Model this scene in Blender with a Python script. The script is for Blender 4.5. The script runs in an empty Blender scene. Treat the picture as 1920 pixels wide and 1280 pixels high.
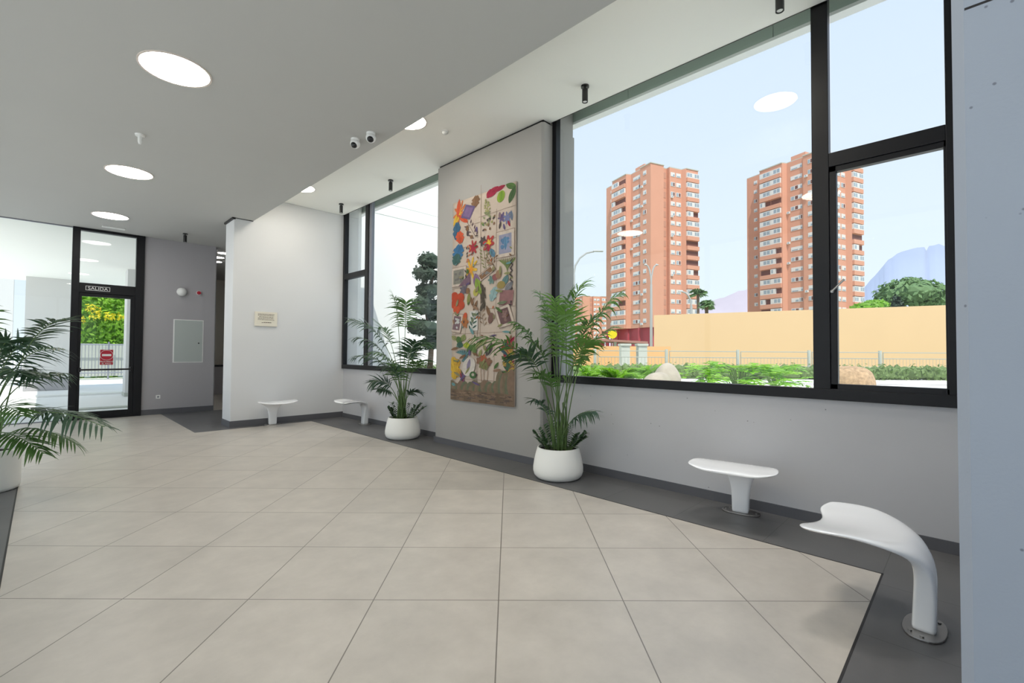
import bpy, bmesh, math, random
import numpy as np
from mathutils import Vector, Matrix
random.seed(7)
S = bpy.context.scene
COL = S.collection

# ------------------------------------------------------------------ camera
CP = dict(f=869.03, h=1.5896, yaw=math.pi/4+.00608, pitch=.02326, roll=.00673)
cy_, sy_ = math.cos(CP['yaw']), math.sin(CP['yaw']); cp_, sp_ = math.cos(CP['pitch']), math.sin(CP['pitch'])
Fv = Vector((sy_*cp_, cy_*cp_, sp_)); R0 = Vector((cy_, -sy_, 0)); U0 = R0.cross(Fv)
Rv = R0*math.cos(CP['roll'])+U0*math.sin(CP['roll']); Uv = -R0*math.sin(CP['roll'])+U0*math.cos(CP['roll'])
CAM = Vector((0, 0, CP['h']))
cd = bpy.data.cameras.new('camera'); cam = bpy.data.objects.new('camera', cd); COL.objects.link(cam)
cd.sensor_width = 36; cd.lens = CP['f']/1920*36; cd.clip_start = .05; cd.clip_end = 6000
M = Matrix.Identity(4)
for i in range(3): M[i][0] = Rv[i]; M[i][1] = Uv[i]; M[i][2] = -Fv[i]; M[i][3] = CAM[i]
cam.matrix_world = M
S.camera = cam

def ray(u, v): return Fv+Rv*((u-960)/CP['f'])-Uv*((v-640)/CP['f'])
def hit(u, v, ax, c):
    d = ray(u, v); return CAM+d*((c-CAM[ax])/d[ax])
def dep(u, v, D): return CAM+ray(u, v)*D
def TW(X, Y, z=0.0):
    """a point given in the floor tile grid's own axes (turned 45 degrees to the walls)"""
    s = 2**-.5; return Vector(((X+Y)*s, (Y-X)*s, z))

# ------------------------------------------------------------------ world, sun, exposure
EXPO = 0.58
S.view_settings.view_transform = 'Standard'; S.view_settings.look = 'None'
S.view_settings.gamma = 1; S.view_settings.exposure = EXPO; S.view_settings.use_curve_mapping = False
W = bpy.data.worlds.new('world'); S.world = W; W.use_nodes = True
nt = W.node_tree; nt.nodes.clear()
o_ = nt.nodes.new('ShaderNodeOutputWorld'); bg = nt.nodes.new('ShaderNodeBackground')
tc = nt.nodes.new('ShaderNodeTexCoord'); sx = nt.nodes.new('ShaderNodeSeparateXYZ'); rp = nt.nodes.new('ShaderNodeValToRGB')
nt.links.new(tc.outputs['Generated'], sx.inputs[0]); nt.links.new(sx.outputs['Z'], rp.inputs[0])
nt.links.new(rp.outputs[0], bg.inputs[0]); nt.links.new(bg.outputs[0], o_.inputs[0])
cr = rp.color_ramp
cr.elements[0].position = 0.0; cr.elements[0].color = (.86, .93, 1.0, 1)
cr.elements[1].position = 1.0; cr.elements[1].color = (.50, .70, 1.0, 1)
e = cr.elements.new(.12); e.color = (.80, .89, 1.0, 1)
e = cr.elements.new(.55); e.color = (.68, .79, .98, 1)
bg.inputs[1].default_value = 0.78
sd = bpy.data.lights.new('sun', 'SUN'); sd.energy = 3.4; sd.angle = math.radians(.6); sd.color = (1, .94, .86)
sun = bpy.data.objects.new('sun', sd); COL.objects.link(sun)
sun.rotation_euler = Vector((-.32, -.34, .88)).to_track_quat('Z', 'Y').to_euler()
LAMP = 27.0

# ------------------------------------------------------------------ materials
def mat(name, col, rough=.5, metal=0, spec=.5, noise=0, nscale=8, emit=None, es=0, bump=0, bscale=40, trans=0, coat=0):
    m = bpy.data.materials.new(name); m.use_nodes = True; t = m.node_tree; b = t.nodes['Principled BSDF']
    b.inputs['Base Color'].default_value = (*col, 1); b.inputs['Roughness'].default_value = rough
    b.inputs['Metallic'].default_value = metal; b.inputs['Specular IOR Level'].default_value = spec
    b.inputs['Coat Weight'].default_value = coat; b.inputs['Coat Roughness'].default_value = .02
    if emit: b.inputs['Emission Color'].default_value = (*emit, 1); b.inputs['Emission Strength'].default_value = es
    if noise or bump:
        c = t.nodes.new('ShaderNodeTexCoord')
    if noise:
        n = t.nodes.new('ShaderNodeTexNoise'); n.inputs['Scale'].default_value = nscale; n.inputs['Detail'].default_value = 5
        r = t.nodes.new('ShaderNodeMapRange'); r.inputs['To Min'].default_value = 1-noise; r.inputs['To Max'].default_value = 1+noise
        x = t.nodes.new('ShaderNodeVectorMath'); x.operation = 'SCALE'; x.inputs[0].default_value = col
        t.links.new(c.outputs['Object'], n.inputs['Vector']); t.links.new(n.outputs['Fac'], r.inputs['Value'])
        t.links.new(r.outputs[0], x.inputs['Scale']); t.links.new(x.outputs[0], b.inputs['Base Color'])
    if bump:
        n2 = t.nodes.new('ShaderNodeTexNoise'); n2.inputs['Scale'].default_value = bscale; n2.inputs['Detail'].default_value = 4
        bn = t.nodes.new('ShaderNodeBump'); bn.inputs['Strength'].default_value = bump; bn.inputs['Distance'].default_value = .01
        t.links.new(c.outputs['Object'], n2.inputs['Vector']); t.links.new(n2.outputs['Fac'], bn.inputs['Height']); t.links.new(bn.outputs[0], b.inputs['Normal'])
    if trans:
        tr = t.nodes.new('ShaderNodeBsdfTranslucent'); tr.inputs[0].default_value = (col[0]*1.3, col[1]*1.4, col[2], 1)
        mx = t.nodes.new('ShaderNodeMixShader'); mx.inputs[0].default_value = trans
        t.links.new(b.outputs[0], mx.inputs[1]); t.links.new(tr.outputs[0], mx.inputs[2])
        t.links.new(mx.outputs[0], t.nodes['Material Output'].inputs[0])
    return m

def glass(name, tint=(.97, .99, .98), refl=1.0):
    m = bpy.data.materials.new(name); m.use_nodes = True; t = m.node_tree; t.nodes.clear()
    o = t.nodes.new('ShaderNodeOutputMaterial'); a = t.nodes.new('ShaderNodeBsdfTransparent'); g = t.nodes.new('ShaderNodeBsdfGlossy')
    a.inputs[0].default_value = (*tint, 1); g.inputs['Roughness'].default_value = 0.0; g.inputs[0].default_value = (refl, refl, refl, 1)
    f = t.nodes.new('ShaderNodeFresnel'); ge = t.nodes.new('ShaderNodeNewGeometry'); mr = t.nodes.new('ShaderNodeMapRange'); mr.inputs['To Min'].default_value = 1.45; mr.inputs['To Max'].default_value = 1/1.45
    t.links.new(ge.outputs['Backfacing'], mr.inputs['Value']); t.links.new(mr.outputs[0], f.inputs[0]); mx = t.nodes.new('ShaderNodeMixShader')
    t.links.new(f.outputs[0], mx.inputs[0]); t.links.new(a.outputs[0], mx.inputs[1]); t.links.new(g.outputs[0], mx.inputs[2]); t.links.new(mx.outputs[0], o.inputs[0])
    return m

def concrete(name, col, speck=.06, rough=.85, sc=7.5):
    """painted fair-faced concrete: soft mottling and small dark blow holes"""
    m = mat(name, col, rough, noise=.05, nscale=1.3, bump=.05, bscale=90)
    t = m.node_tree; b = t.nodes['Principled BSDF']; c = [n for n in t.nodes if n.type == 'TEX_COORD'][0]
    v = t.nodes.new('ShaderNodeTexVoronoi'); v.inputs['Scale'].default_value = sc; v.inputs['Randomness'].default_value = 1
    r = t.nodes.new('ShaderNodeMapRange'); r.inputs['From Min'].default_value = speck*.55; r.inputs['From Max'].default_value = speck
    r.inputs['To Min'].default_value = .5; r.inputs['To Max'].default_value = 1
    src = b.inputs['Base Color'].links[0].from_socket
    x = t.nodes.new('ShaderNodeVectorMath'); x.operation = 'SCALE'
    nn = t.nodes.new('ShaderNodeTexNoise'); nn.inputs['Scale'].default_value = 2.2
    gt = t.nodes.new('ShaderNodeMath'); gt.operation = 'LESS_THAN'; gt.inputs[1].default_value = .48
    mxx = t.nodes.new('ShaderNodeMath'); mxx.operation = 'MAXIMUM'
    t.links.new(c.outputs['Object'], v.inputs['Vector']); t.links.new(c.outputs['Object'], nn.inputs['Vector'])
    t.links.new(v.outputs['Distance'], r.inputs['Value']); t.links.new(nn.outputs['Fac'], gt.inputs[0])
    t.links.new(r.outputs[0], mxx.inputs[0]); t.links.new(gt.outputs[0], mxx.inputs[1])
    t.links.new(src, x.inputs[0]); t.links.new(mxx.outputs[0], x.inputs['Scale']); t.links.new(x.outputs[0], b.inputs['Base Color'])
    return m

def tiles(name, col, grout, size, rot, ox, oy, gw, rough, var=.04):
    m = bpy.data.materials.new(name); m.use_nodes = True; t = m.node_tree; b = t.nodes['Principled BSDF']
    N = t.nodes.new; L = t.links.new
    c = N('ShaderNodeTexCoord'); mp = N('ShaderNodeMapping'); mp.inputs['Rotation'].default_value = (0, 0, rot)
    L(c.outputs['Object'], mp.inputs[0])
    ad = N('ShaderNodeVectorMath'); ad.operation = 'ADD'; ad.inputs[1].default_value = (-ox, -oy, 0); L(mp.outputs[0], ad.inputs[0])
    sc = N('ShaderNodeVectorMath'); sc.operation = 'SCALE'; sc.inputs['Scale'].default_value = 1/size; L(ad.outputs[0], sc.inputs[0])
    fr = N('ShaderNodeVectorMath'); fr.operation = 'FRACTION'; L(sc.outputs[0], fr.inputs[0])
    fl = N('ShaderNodeVectorMath'); fl.operation = 'FLOOR'; L(sc.outputs[0], fl.inputs[0])
    sp = N('ShaderNodeSeparateXYZ'); L(fr.outputs[0], sp.inputs[0])
    ds = []
    for k in ('X', 'Y'):
        a = N('ShaderNodeMath'); a.operation = 'SUBTRACT'; a.inputs[0].default_value = 1; L(sp.outputs[k], a.inputs[1])
        mn = N('ShaderNodeMath'); mn.operation = 'MINIMUM'; L(sp.outputs[k], mn.inputs[0]); L(a.outputs[0], mn.inputs[1]); ds.append(mn)
    mm = N('ShaderNodeMath'); mm.operation = 'MINIMUM'; L(ds[0].outputs[0], mm.inputs[0]); L(ds[1].outputs[0], mm.inputs[1])
    lt = N('ShaderNodeMath'); lt.operation = 'LESS_THAN'; lt.inputs[1].default_value = gw/size/2; L(mm.outputs[0], lt.inputs[0])
    wn = N('ShaderNodeTexWhiteNoise'); L(fl.outputs[0], wn.inputs['Vector'])
    n1 = N('ShaderNodeTexNoise'); n1.inputs['Scale'].default_value = 3.0; n1.inputs['Detail'].default_value = 8; n1.inputs['Roughness'].default_value = .65; L(c.outputs['Object'], n1.inputs['Vector'])
    r1 = N('ShaderNodeMapRange'); r1.inputs['To Min'].default_value = 1-var; r1.inputs['To Max'].default_value = 1+var; L(wn.outputs['Value'], r1.inputs['Value'])
    r2 = N('ShaderNodeMapRange'); r2.inputs['From Min'].default_value = .3; r2.inputs['From Max'].default_value = .7; r2.inputs['To Min'].default_value = .88; r2.inputs['To Max'].default_value = 1.1; L(n1.outputs['Fac'], r2.inputs['Value'])
    mu = N('ShaderNodeMath'); mu.operation = 'MULTIPLY'; L(r1.outputs[0], mu.inputs[0]); L(r2.outputs[0], mu.inputs[1])
    cs = N('ShaderNodeVectorMath'); cs.operation = 'SCALE'; cs.inputs[0].default_value = col; L(mu.outputs[0], cs.inputs['Scale'])
    mx = N('ShaderNodeMix'); mx.data_type = 'RGBA'; L(lt.outputs[0], mx.inputs[0]); L(cs.outputs[0], mx.inputs[6]); mx.inputs[7].default_value = (*grout, 1)
    L(mx.outputs[2], b.inputs['Base Color'])
    r3 = N('ShaderNodeMapRange'); r3.inputs['To Min'].default_value = rough-.07; r3.inputs['To Max'].default_value = rough+.1; L(n1.outputs['Fac'], r3.inputs['Value']); L(r3.outputs[0], b.inputs['Roughness'])
    return m

m_ceil = mat('ceiling_paint', (.95, .94, .89), .9)
m_soff = mat('soffit_paint', (.49, .485, .465), .85, noise=.02, nscale=1)
m_wall = concrete('grey_painted_concrete', (.55, .545, .56))
m_wallw = mat('white_wall_paint', (.71, .71, .715), .85, noise=.015, nscale=2)
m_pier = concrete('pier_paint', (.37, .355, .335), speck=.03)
m_near = concrete('near_concrete', (.34, .38, .45), speck=.085, sc=15)
m_grey = mat('grey_wall_paint', (.40, .385, .40), .8)
m_floor = tiles('floor_tiles', (.50, .46, .41), (.17, .15, .13), .8, math.radians(45), -.0565, 3.011, .007, .36)
m_fdark = tiles('dark_floor_tiles', (.115, .113, .115), (.06, .06, .06), .8, 0, .12, .47, .005, .38, .03)
m_base = mat('dark_skirting', (.11, .11, .12), .5)
m_strip = mat('black_strip', (.015, .013, .013), .5)
m_frame = mat('black_aluminium', (.006, .006, .008), .4, spec=.3)
m_gasket = mat('grey_aluminium', (.25, .26, .30), .4, metal=.4)
m_glass = glass('window_glass', refl=.35)
m_gdoor = glass('door_glass', (.95, .98, .97), .45)
m_gblue = mat('obscure_glass', (.35, .42, .42), .25)
m_fascia = mat('exterior_fascia', (.42, .50, .45), .8)
m_porchw = mat('porch_wall', (.66, .65, .64), .9)
m_extw = mat('exterior_white_wall', (.93, .93, .92), .9)
m_white = mat('white_plastic', (.82, .82, .80), .35)
m_blk = mat('black_plastic', (.012, .012, .013), .3)
m_lamp = mat('lamp_diffuser', (.9, .9, .9), .5, emit=(1, .93, .80), es=LAMP)
m_lampw = mat('lamp_diffuser_neutral', (.9, .9, .9), .5, emit=(1, .98, .94), es=LAMP*.6)
m_rim = mat('lamp_rim', (.75, .66, .60), .5)
m_bench = mat('gloss_white_gelcoat', (.96, .96, .97), .10, coat=1, spec=.6)
m_steel = mat('brushed_steel', (.38, .36, .34), .28, metal=1)
m_pot = mat('matt_white_planter', (.95, .94, .90), .55)
m_soil = mat('soil', (.02, .016, .012), .95, noise=.4, nscale=40)
m_fr1 = mat('frond_green', (.06, .14, .03), .42, trans=.25, noise=.25, nscale=5)
m_fr2 = mat('frond_light_green', (.12, .24, .05), .42, trans=.3, noise=.2, nscale=5)
m_fr3 = mat('frond_blue_green', (.04, .085, .05), .4, trans=.2, noise=.25, nscale=5)
m_stem = mat('palm_stem', (.10, .17, .05), .5, noise=.3, nscale=20)
m_zz = mat('zz_leaf', (.028, .075, .025), .28, noise=.2, nscale=10)
m_canvas = mat('cream_canvas', (.50, .41, .34), .95, noise=.05, nscale=12, bump=.2, bscale=300)
m_red = mat('sign_red', (.45, .01, .03), .4)
m_plaque = mat('cream_plaque', (.78, .73, .62), .5)
m_ink = mat('plaque_ink', (.16, .12, .09), .7)
m_brick = mat('tower_brick', (.60, .30, .21), .9, noise=.06, nscale=.25)
m_brick2 = mat('tower_brick_shaded_panel', (.50, .27, .20), .9)  # darker copy of the brick, recess shade put into its colour
m_crim = mat('crimson_render', (.42, .06, .08), .8)
m_twhite = mat('white_balcony_frames', (.66, .64, .63), .6)
m_tglass = mat('balcony_glass', (.30, .36, .42), .15)
m_tdark = mat('dark_opening', (.16, .07, .06), .8)
m_peach = mat('peach_render', (.66, .46, .27), .9, noise=.03, nscale=.4)
m_orange = mat('orange_render', (.72, .42, .20), .9, noise=.04, nscale=.5)
m_gravel = mat('white_gravel', (.76, .75, .72), .95, noise=.2, nscale=12)
m_path = mat('pale_paving', (.80, .80, .79), .9, noise=.05, nscale=1)
m_grass = mat('far_ground', (.35, .38, .25), .95)
m_rock = mat('boulder_stone', (.40, .27, .16), .95, noise=.75, nscale=16, bump=1, bscale=22)
m_rock2 = mat('pale_rock', (.42, .37, .31), .95, noise=.25, nscale=6, bump=.6, bscale=10)
m_phil = mat('philodendron_leaf', (.20, .44, .02), .4, trans=.35, noise=.25, nscale=6)
m_phil2 = mat('philodendron_pale_leaf', (.30, .52, .06), .4, trans=.35, noise=.2, nscale=6)
m_fern = mat('fern_leaf', (.20, .40, .03), .5, trans=.4, noise=.25, nscale=4)
m_hedge = mat('hedge_leaf', (.17, .25, .09), .7, trans=.3, noise=.3, nscale=3)
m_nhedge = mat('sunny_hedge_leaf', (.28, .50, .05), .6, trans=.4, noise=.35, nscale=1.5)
m_yellow = mat('yellow_blossom', (.80, .66, .03), .6, trans=.3)
m_pine = mat('pine_needles', (.035, .06, .04), .8, noise=.3, nscale=4)
m_tree = mat('tree_leaf', (.14, .24, .10), .8, trans=.2, noise=.3, nscale=1)
m_bark = mat('bark', (.16, .11, .08), .9)
m_fence = mat('pale_fence_metal', (.36, .38, .34), .6)
m_fencep = mat('concrete_post', (.46, .48, .43), .8)
m_lampp = mat('street_lamp_metal', (.40, .41, .41), .5, metal=0)
m_mtn = mat('haze_tinted_mountain', (.32, .37, .50), 1, spec=0, noise=.05, nscale=.004)  # distance haze is put into this pale blue base colour
m_mtn2 = mat('haze_tinted_hill', (.42, .38, .44), 1, spec=0, noise=.10, nscale=.01)  # mauve base colour carries the hill's distance haze
m_cream = mat('cream_wall', (.80, .76, .66), .9)
m_panel = mat('panel_door_paint', (.44, .48, .46), .4)

# ------------------------------------------------------------------ helpers
def tag(o, label=None, cat=None, group=None, kind=None):
    if label: o['label'] = label
    if cat: o['category'] = cat
    if group: o['group'] = group
    if kind: o['kind'] = kind
    return o
def empty(name, loc=(0, 0, 0), rz=0, **k):
    o = bpy.data.objects.new(name, None); COL.objects.link(o); o.location = loc; o.rotation_euler = (0, 0, rz)
    return tag(o, **k)
class MB:
    def __init__(s): s.v = []; s.f = []; s.m = []; s.mats = []
    def mi(s, m):
        if m not in s.mats: s.mats.append(m)
        return s.mats.index(m)
    def add(s, vs, fs, m):
        b = len(s.v); i = s.mi(m); s.v += [tuple(v) for v in vs]
        s.f += [tuple(b+k for k in f) for f in fs]; s.m += [i]*len(fs); return s
    def box(s, x0, x1, y0, y1, z0, z1, m):
        return s.add([(x0, y0, z0), (x1, y0, z0), (x1, y1, z0), (x0, y1, z0), (x0, y0, z1), (x1, y0, z1), (x1, y1, z1), (x0, y1, z1)],
              [(0, 3, 2, 1), (4, 5, 6, 7), (0, 1, 5, 4), (1, 2, 6, 5), (2, 3, 7, 6), (3, 0, 4, 7)], m)
    def prism(s, pts, z0, z1, m):
        n = len(pts)
        return s.add([(p[0], p[1], z0) for p in pts]+[(p[0], p[1], z1) for p in pts],
              [tuple(range(n))[::-1], tuple(range(n, 2*n))]+[(i, (i+1) % n, n+(i+1) % n, n+i) for i in range(n)], m)
    def cyl(s, p, q, r, m, r2=None, n=12):
        p, q = Vector(p), Vector(q); d = (q-p).normalized(); a = d.orthogonal().normalized(); b = d.cross(a); r2 = r if r2 is None else r2
        vs = [p+(a*math.cos(t)+b*math.sin(t))*r for t in [2*math.pi*i/n for i in range(n)]]+[q+(a*math.cos(t)+b*math.sin(t))*r2 for t in [2*math.pi*i/n for i in range(n)]]
        return s.add(vs, [tuple(range(n))[::-1], tuple(range(n, 2*n))]+[(i, (i+1) % n, n+(i+1) % n, n+i) for i in range(n)], m)
    def tube(s, pts, r, m, n=6):
        pts = [Vector(p) for p in pts]; rs = r if isinstance(r, (list, tuple)) else [r]*len(pts); vs = []; fs = []
        for i, p in enumerate(pts):
            d = (pts[min(i+1, len(pts)-1)]-pts[max(i-1, 0)]).normalized(); a = d.cross(Vector((.13, .31, .94))).normalized(); b = d.cross(a)
            vs += [p+(a*math.cos(2*math.pi*k/n)+b*math.sin(2*math.pi*k/n))*rs[i] for k in range(n)]
        for i in range(len(pts)-1): fs += [(i*n+k, i*n+(k+1) % n, (i+1)*n+(k+1) % n, (i+1)*n+k) for k in range(n)]
        fs += [tuple(range(n))[::-1], tuple(range(len(vs)-n, len(vs)))]
        return s.add(vs, fs, m)
    def lathe(s, prof, m, n=32, c=(0, 0, 0), close=True):
        vs = []; fs = []; k = len(prof)
        for i in range(n):
            a = 2*math.pi*i/n; vs += [(c[0]+r*math.cos(a), c[1]+r*math.sin(a), c[2]+z) for r, z in prof]
        for i in range(n):
            j = (i+1) % n; fs += [(i*k+q, j*k+q, j*k+q+1, i*k+q+1) for q in range(k-1)]
        if close: fs += [tuple(i*k for i in range(n))[::-1], tuple(i*k+k-1 for i in range(n))]
        return s.add(vs, fs, m)
    def build(s, name, parent=None, smooth=False, bevel=0, origin=None, sub=0):
        me = bpy.data.meshes.new(name)
        off = Vector(origin) if origin is not None else Vector((0, 0, 0))
        me.from_pydata([tuple(Vector(v)-off) for v in s.v], [], s.f)
        for m in s.mats: me.materials.append(m)
        me.polygons.foreach_set('material_index', s.m)
        if smooth: me.polygons.foreach_set('use_smooth', [True]*len(me.polygons))
        me.update(); o = bpy.data.objects.new(name, me); COL.objects.link(o); o.location = off
        if parent is not None: o.parent = parent
        if bevel:
            b = o.modifiers.new('bevel', 'BEVEL'); b.width = bevel; b.segments = 2; b.limit_method = 'ANGLE'
        if sub:
            b = o.modifiers.new('sub', 'SUBSURF'); b.levels = sub; b.render_levels = sub
        return o
def struct(name, mb, parent=None, **k):
    o = mb.build(name, parent, **k)
    if parent is None: o['kind'] = 'structure'
    return o
def copy_tree(o, parent=None):
    c = o.copy(); COL.objects.link(c)
    if parent is not None: c.parent = parent
    for ch in [x for x in list(o.children)]: copy_tree(ch, c)
    return c
def text(name, body, size, m, parent, mat4, ext=.0008):
    cu = bpy.data.curves.new(name, 'FONT'); cu.body = body; cu.size = size; cu.extrude = ext; cu.align_x = 'CENTER'; cu.align_y = 'CENTER'
    t = bpy.data.objects.new(name+'_tmp', cu); COL.objects.link(t); bpy.context.view_layer.update()
    me = bpy.data.meshes.new_from_object(t.evaluated_get(bpy.context.evaluated_depsgraph_get()))
    bpy.data.objects.remove(t); me.materials.clear(); me.materials.append(m)
    o = bpy.data.objects.new(name, me); COL.objects.link(o); o.parent = parent; o.matrix_basis = mat4; return o

# ================================================================== ROOM SHELL
XW = 5.15; YB = 10.85; YG = 14.3; ZL = 4.35; ZH = 4.90; XS = 3.10; ZS = 1.17
# floor: light tiles inside, dark border round the edge
BX, BY, IX = 4.32, .47, -.17
fl = MB()
def rect(mb, x0, x1, y0, y1, z, m): mb.add([(x0, y0, z), (x1, y0, z), (x1, y1, z), (x0, y1, z)], [(0, 1, 2, 3)], m)
rect(fl, IX, BX, BY, YB-.22, 0, m_floor)
rect(fl, -1.2, 2.09, YB-.22, YG, 0, m_floor)
rect(fl, -1.2, IX, 8.4, YB-.22, 0, m_floor)
rect(fl, IX, 2.2, -5, BY, 0, m_floor)
rect(fl, -1.2, IX, -5, 8.4, 0, m_fdark)
rect(fl, BX, 5.5, BY, YB-.22, 0, m_fdark)
rect(fl, 2.2, 5.5, -1.5, BY, 0, m_fdark)
rect(fl, 2.09, 5.5, YB-.22, YG, 0, m_fdark)
rect(fl, 3.2, 5.5, YG, 21, 0, m_floor)
rect(fl, -14, 3.2, YG, 27, -.01, m_path)
fl.box(-1.2, 5.5, -5, 14.3, -.3, -.02, m_fdark)
floor = struct('floor', fl)
t = MB(); w = .006
t.box(BX-w, BX+w, BY-w, YB-.22, -.01, .0015, m_strip); t.box(2.2, BX+w, BY-w, BY+w, -.01, .0015, m_strip)
struct('trim_1', t)
t = MB(); t.box(IX-w, IX+w, -5, 8.4, -.01, .0015, m_strip); t.box(-1.2, IX, 8.4-w, 8.4+w, -.01, .0015, m_strip); struct('trim_2', t)

c = MB(); c.box(-1.2, XS, -5.2, YG+.1, ZL, 5.3, m_soff); struct('ceiling', c)
c = MB(); c.box(XS, 5.09, -5.2, YB+.6, ZH, 5.6, m_ceil); c.box(5.09, 5.75, -5.2, YB+.6, 5.55, 5.6, m_ceil); struct('ceiling_high', c)
c = MB(); c.box(XS, 5.5, YB+.6, 21.2, ZL, 5.3, m_soff); struct('ceiling_passage', c)
c = MB(); c.box(-1.7, 3.2, YG+.1, 27, ZL, 4.5, m_ceil); struct('ceiling_porch', c)
c = MB(); c.box(-3.0, -1.2, -7, YG+.1, ZL, 5.0, m_ceil); c.box(-1.2, 5.6, -7, -5.2, ZL, 5.0, m_ceil); struct('sun_block_overhang', c)  # unseen roof overhangs, added to keep direct sun out of the room

# window wall below the sills
c = MB(); c.box(XW, XW+.3, -.3, 4.5, -.3, ZS, m_wall); c.box(XW-.006, XW+.2, .03, 4.25, ZS-.035, ZS, m_wall); struct('wall_east', c)
c = MB(); c.box(XW, XW+.3, 6.5, YB+.3, -.3, ZS, m_wall); c.box(XW-.006, XW+.2, 6.75, YB, ZS-.035, ZS, m_wall); struct('wall_east_far', c)
# pier carrying the tapestry
ch = .03
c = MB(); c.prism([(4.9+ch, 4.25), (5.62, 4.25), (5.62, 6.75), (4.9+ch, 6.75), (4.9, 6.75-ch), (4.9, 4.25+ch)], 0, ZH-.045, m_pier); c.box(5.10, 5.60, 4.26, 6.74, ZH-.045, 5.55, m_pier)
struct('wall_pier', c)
c = MB(); c.box(4.935, 5.085, 4.28, 6.72, ZH-.045, ZH, m_frame); struct('pier_gap_shade', c)  # black infill stands in for the shade in the gap above the pier
# near concrete wall end at the right edge of the view
c = MB(); ch = .028
c.prism([(2.0+ch, .03), (5.6, .03), (5.6, -1.6), (2.0, -1.6), (2.0, .03-ch)], 0, ZH, m_near); c.box(5.1, 5.6, -1.6, .03, ZH, 5.55, m_near)
struct('wall_near', c)
c = MB(); c.box(1.9985, 2.01, -1.6, .0, 2.665, 2.672, m_strip); struct('trim_4', c)
# white wall and grey wall
c = MB(); c.prism([(2.74, YB), (5.5, YB), (5.5, YB+.6), (2.74, YB+.6)], 0, ZH, m_wallw); c.box(5.1, 5.5, YB, YB+.6, ZH, 5.55, m_wallw)
struct('wall_white', c, bevel=.01)
c = MB(); c.box(2.75, 5.4, YB+.004, YB+.55, ZL+.0, ZL+.001, m_strip)
c = MB(); c.box(2.70, 2.76, YB-.03, YB+.6, ZL-.035, ZL, m_strip); c.box(2.76, 3.1, YB-.012, YB, ZL-.012, ZL, m_strip); struct('trim_5', c)
c = MB(); c.box(1.70, 3.2, YG, YG+.35, 0, ZL, m_grey); struct('wall_grey', c)
# skirtings
H = .10; d = .012
c = MB(); c.box(XW-d, XW, .03, 4.25, 0, H, m_base); struct('baseboard_east', c)
c = MB(); c.box(XW-d, XW, 6.75, YB, 0, H, m_base); struct('baseboard_east_far', c)
c = MB(); c.box(4.9-d, 4.9, 4.25-d, 6.75+d, 0, H, m_base); c.box(4.9, XW, 4.25-d, 4.25, 0, H, m_base); c.box(4.9, XW, 6.75, 6.75+d, 0, H, m_base); struct('baseboard_pier', c)
c = MB(); c.box(2.74-d, XW, YB-d, YB, 0, H+.03, m_base); c.box(2.74-d, 2.74, YB, YB+.6, 0, H+.03, m_base); struct('baseboard_white', c)
c = MB(); c.box(1.70, 3.2+d, YG-d, YG, 0, H+.03, m_base); c.box(3.2, 3.2+d, YG, YG+.35, 0, H+.03, m_base); struct('baseboard_grey', c)
# rest of the shell: behind the camera

c = MB(); c.box(2.0, 5.6, -1.9, -1.6, 0, ZH, m_wallw); c.box(2.0, 2.2, -5.1, -1.9, 0, ZH, m_wallw); struct('wall_closing', c)
# passage beyond the white wall
c = MB(); c.box(3.0, 5.7, 21, 21.2, 0, ZL, m_cream); struct('wall_passage_end', c)
c = MB(); c.box(5.5, 5.7, YB+.6, 21, 0, ZL, m_wallw); struct('wall_passage_side', c)
c = MB(); c.box(3.2, 3.3, YG+.35, 21, 0, ZL, m_wallw); struct('wall_passage_inner', c)

# ------------------------------------------------------------------ windows
ZT = 5.35
c = MB(); c.box(5.082, 5.09, .03, 4.25, ZH-.004, ZH+.02, m_strip); c.box(5.082, 5.09, 6.75, YB, ZH-.004, ZH+.02, m_strip); struct('ceiling_shadow_strip', c)  # black strip painting the shadow line between ceiling edge and glass
FX0, FX1 = 5.10, 5.20
def bars(rs, m=m_frame, x0=FX0, x1=FX1):
    b = MB()
    for y0, y1, z0, z1 in rs: b.box(x0, x1, y0, y1, z0, z1, m)
    return b
w1 = empty('window_1', (XW, 2.1, ZS), kind='structure')
def kid(mb, name, par, **k):
    o = mb.build(name, par, **k); o.matrix_parent_inverse = Matrix.Translation(par.location).inverted() if par.rotation_euler.z == 0 else par.matrix_basis.inverted(); return o
kid(bars([(.06, 4.25, ZS, ZS+.10), (4.18, 4.25, ZS+.1, ZT-.02), (.915, 1.05, ZS+.1, ZT-.02), (.06, .12, ZS+.1, ZT-.02), (.06, 4.25, ZT-.02, ZT), (.12, .915, 3.33, 3.46)]), 'window_frame', w1, bevel=.004)
kid(bars([(.10, .915, ZS+.09, ZS+.15), (.86, .915, ZS+.1, 3.33), (.10, .915, 3.28, 3.33), (.10, .135, ZS+.1, 3.33)], x0=FX0+.012, x1=FX1-.02), 'sash_frame', w1, bevel=.004)
hd = MB(); hd.cyl((5.09, .895, 2.17), (5.11, .895, 2.17), .014, m_steel); hd.cyl((5.085, .895, 2.17), (5.075, .80, 2.27), .009, m_steel); kid(hd, 'window_handle', w1)
kid(bars([(.12, .90, 3.46, ZT-.02)], m_glass, 5.155, 5.158), 'window_pane', w1)
kid(bars([(.135, .86, ZS+.15, 3.28)], m_glass, 5.155, 5.158), 'window_pane', w1)
kid(bars([(1.05, 4.18, ZS+.10, ZT-.02)], m_glass, 5.155, 5.158), 'window_pane', w1)
w2 = empty('window_2', (XW, 8.8, ZS), kind='structure')
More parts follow.
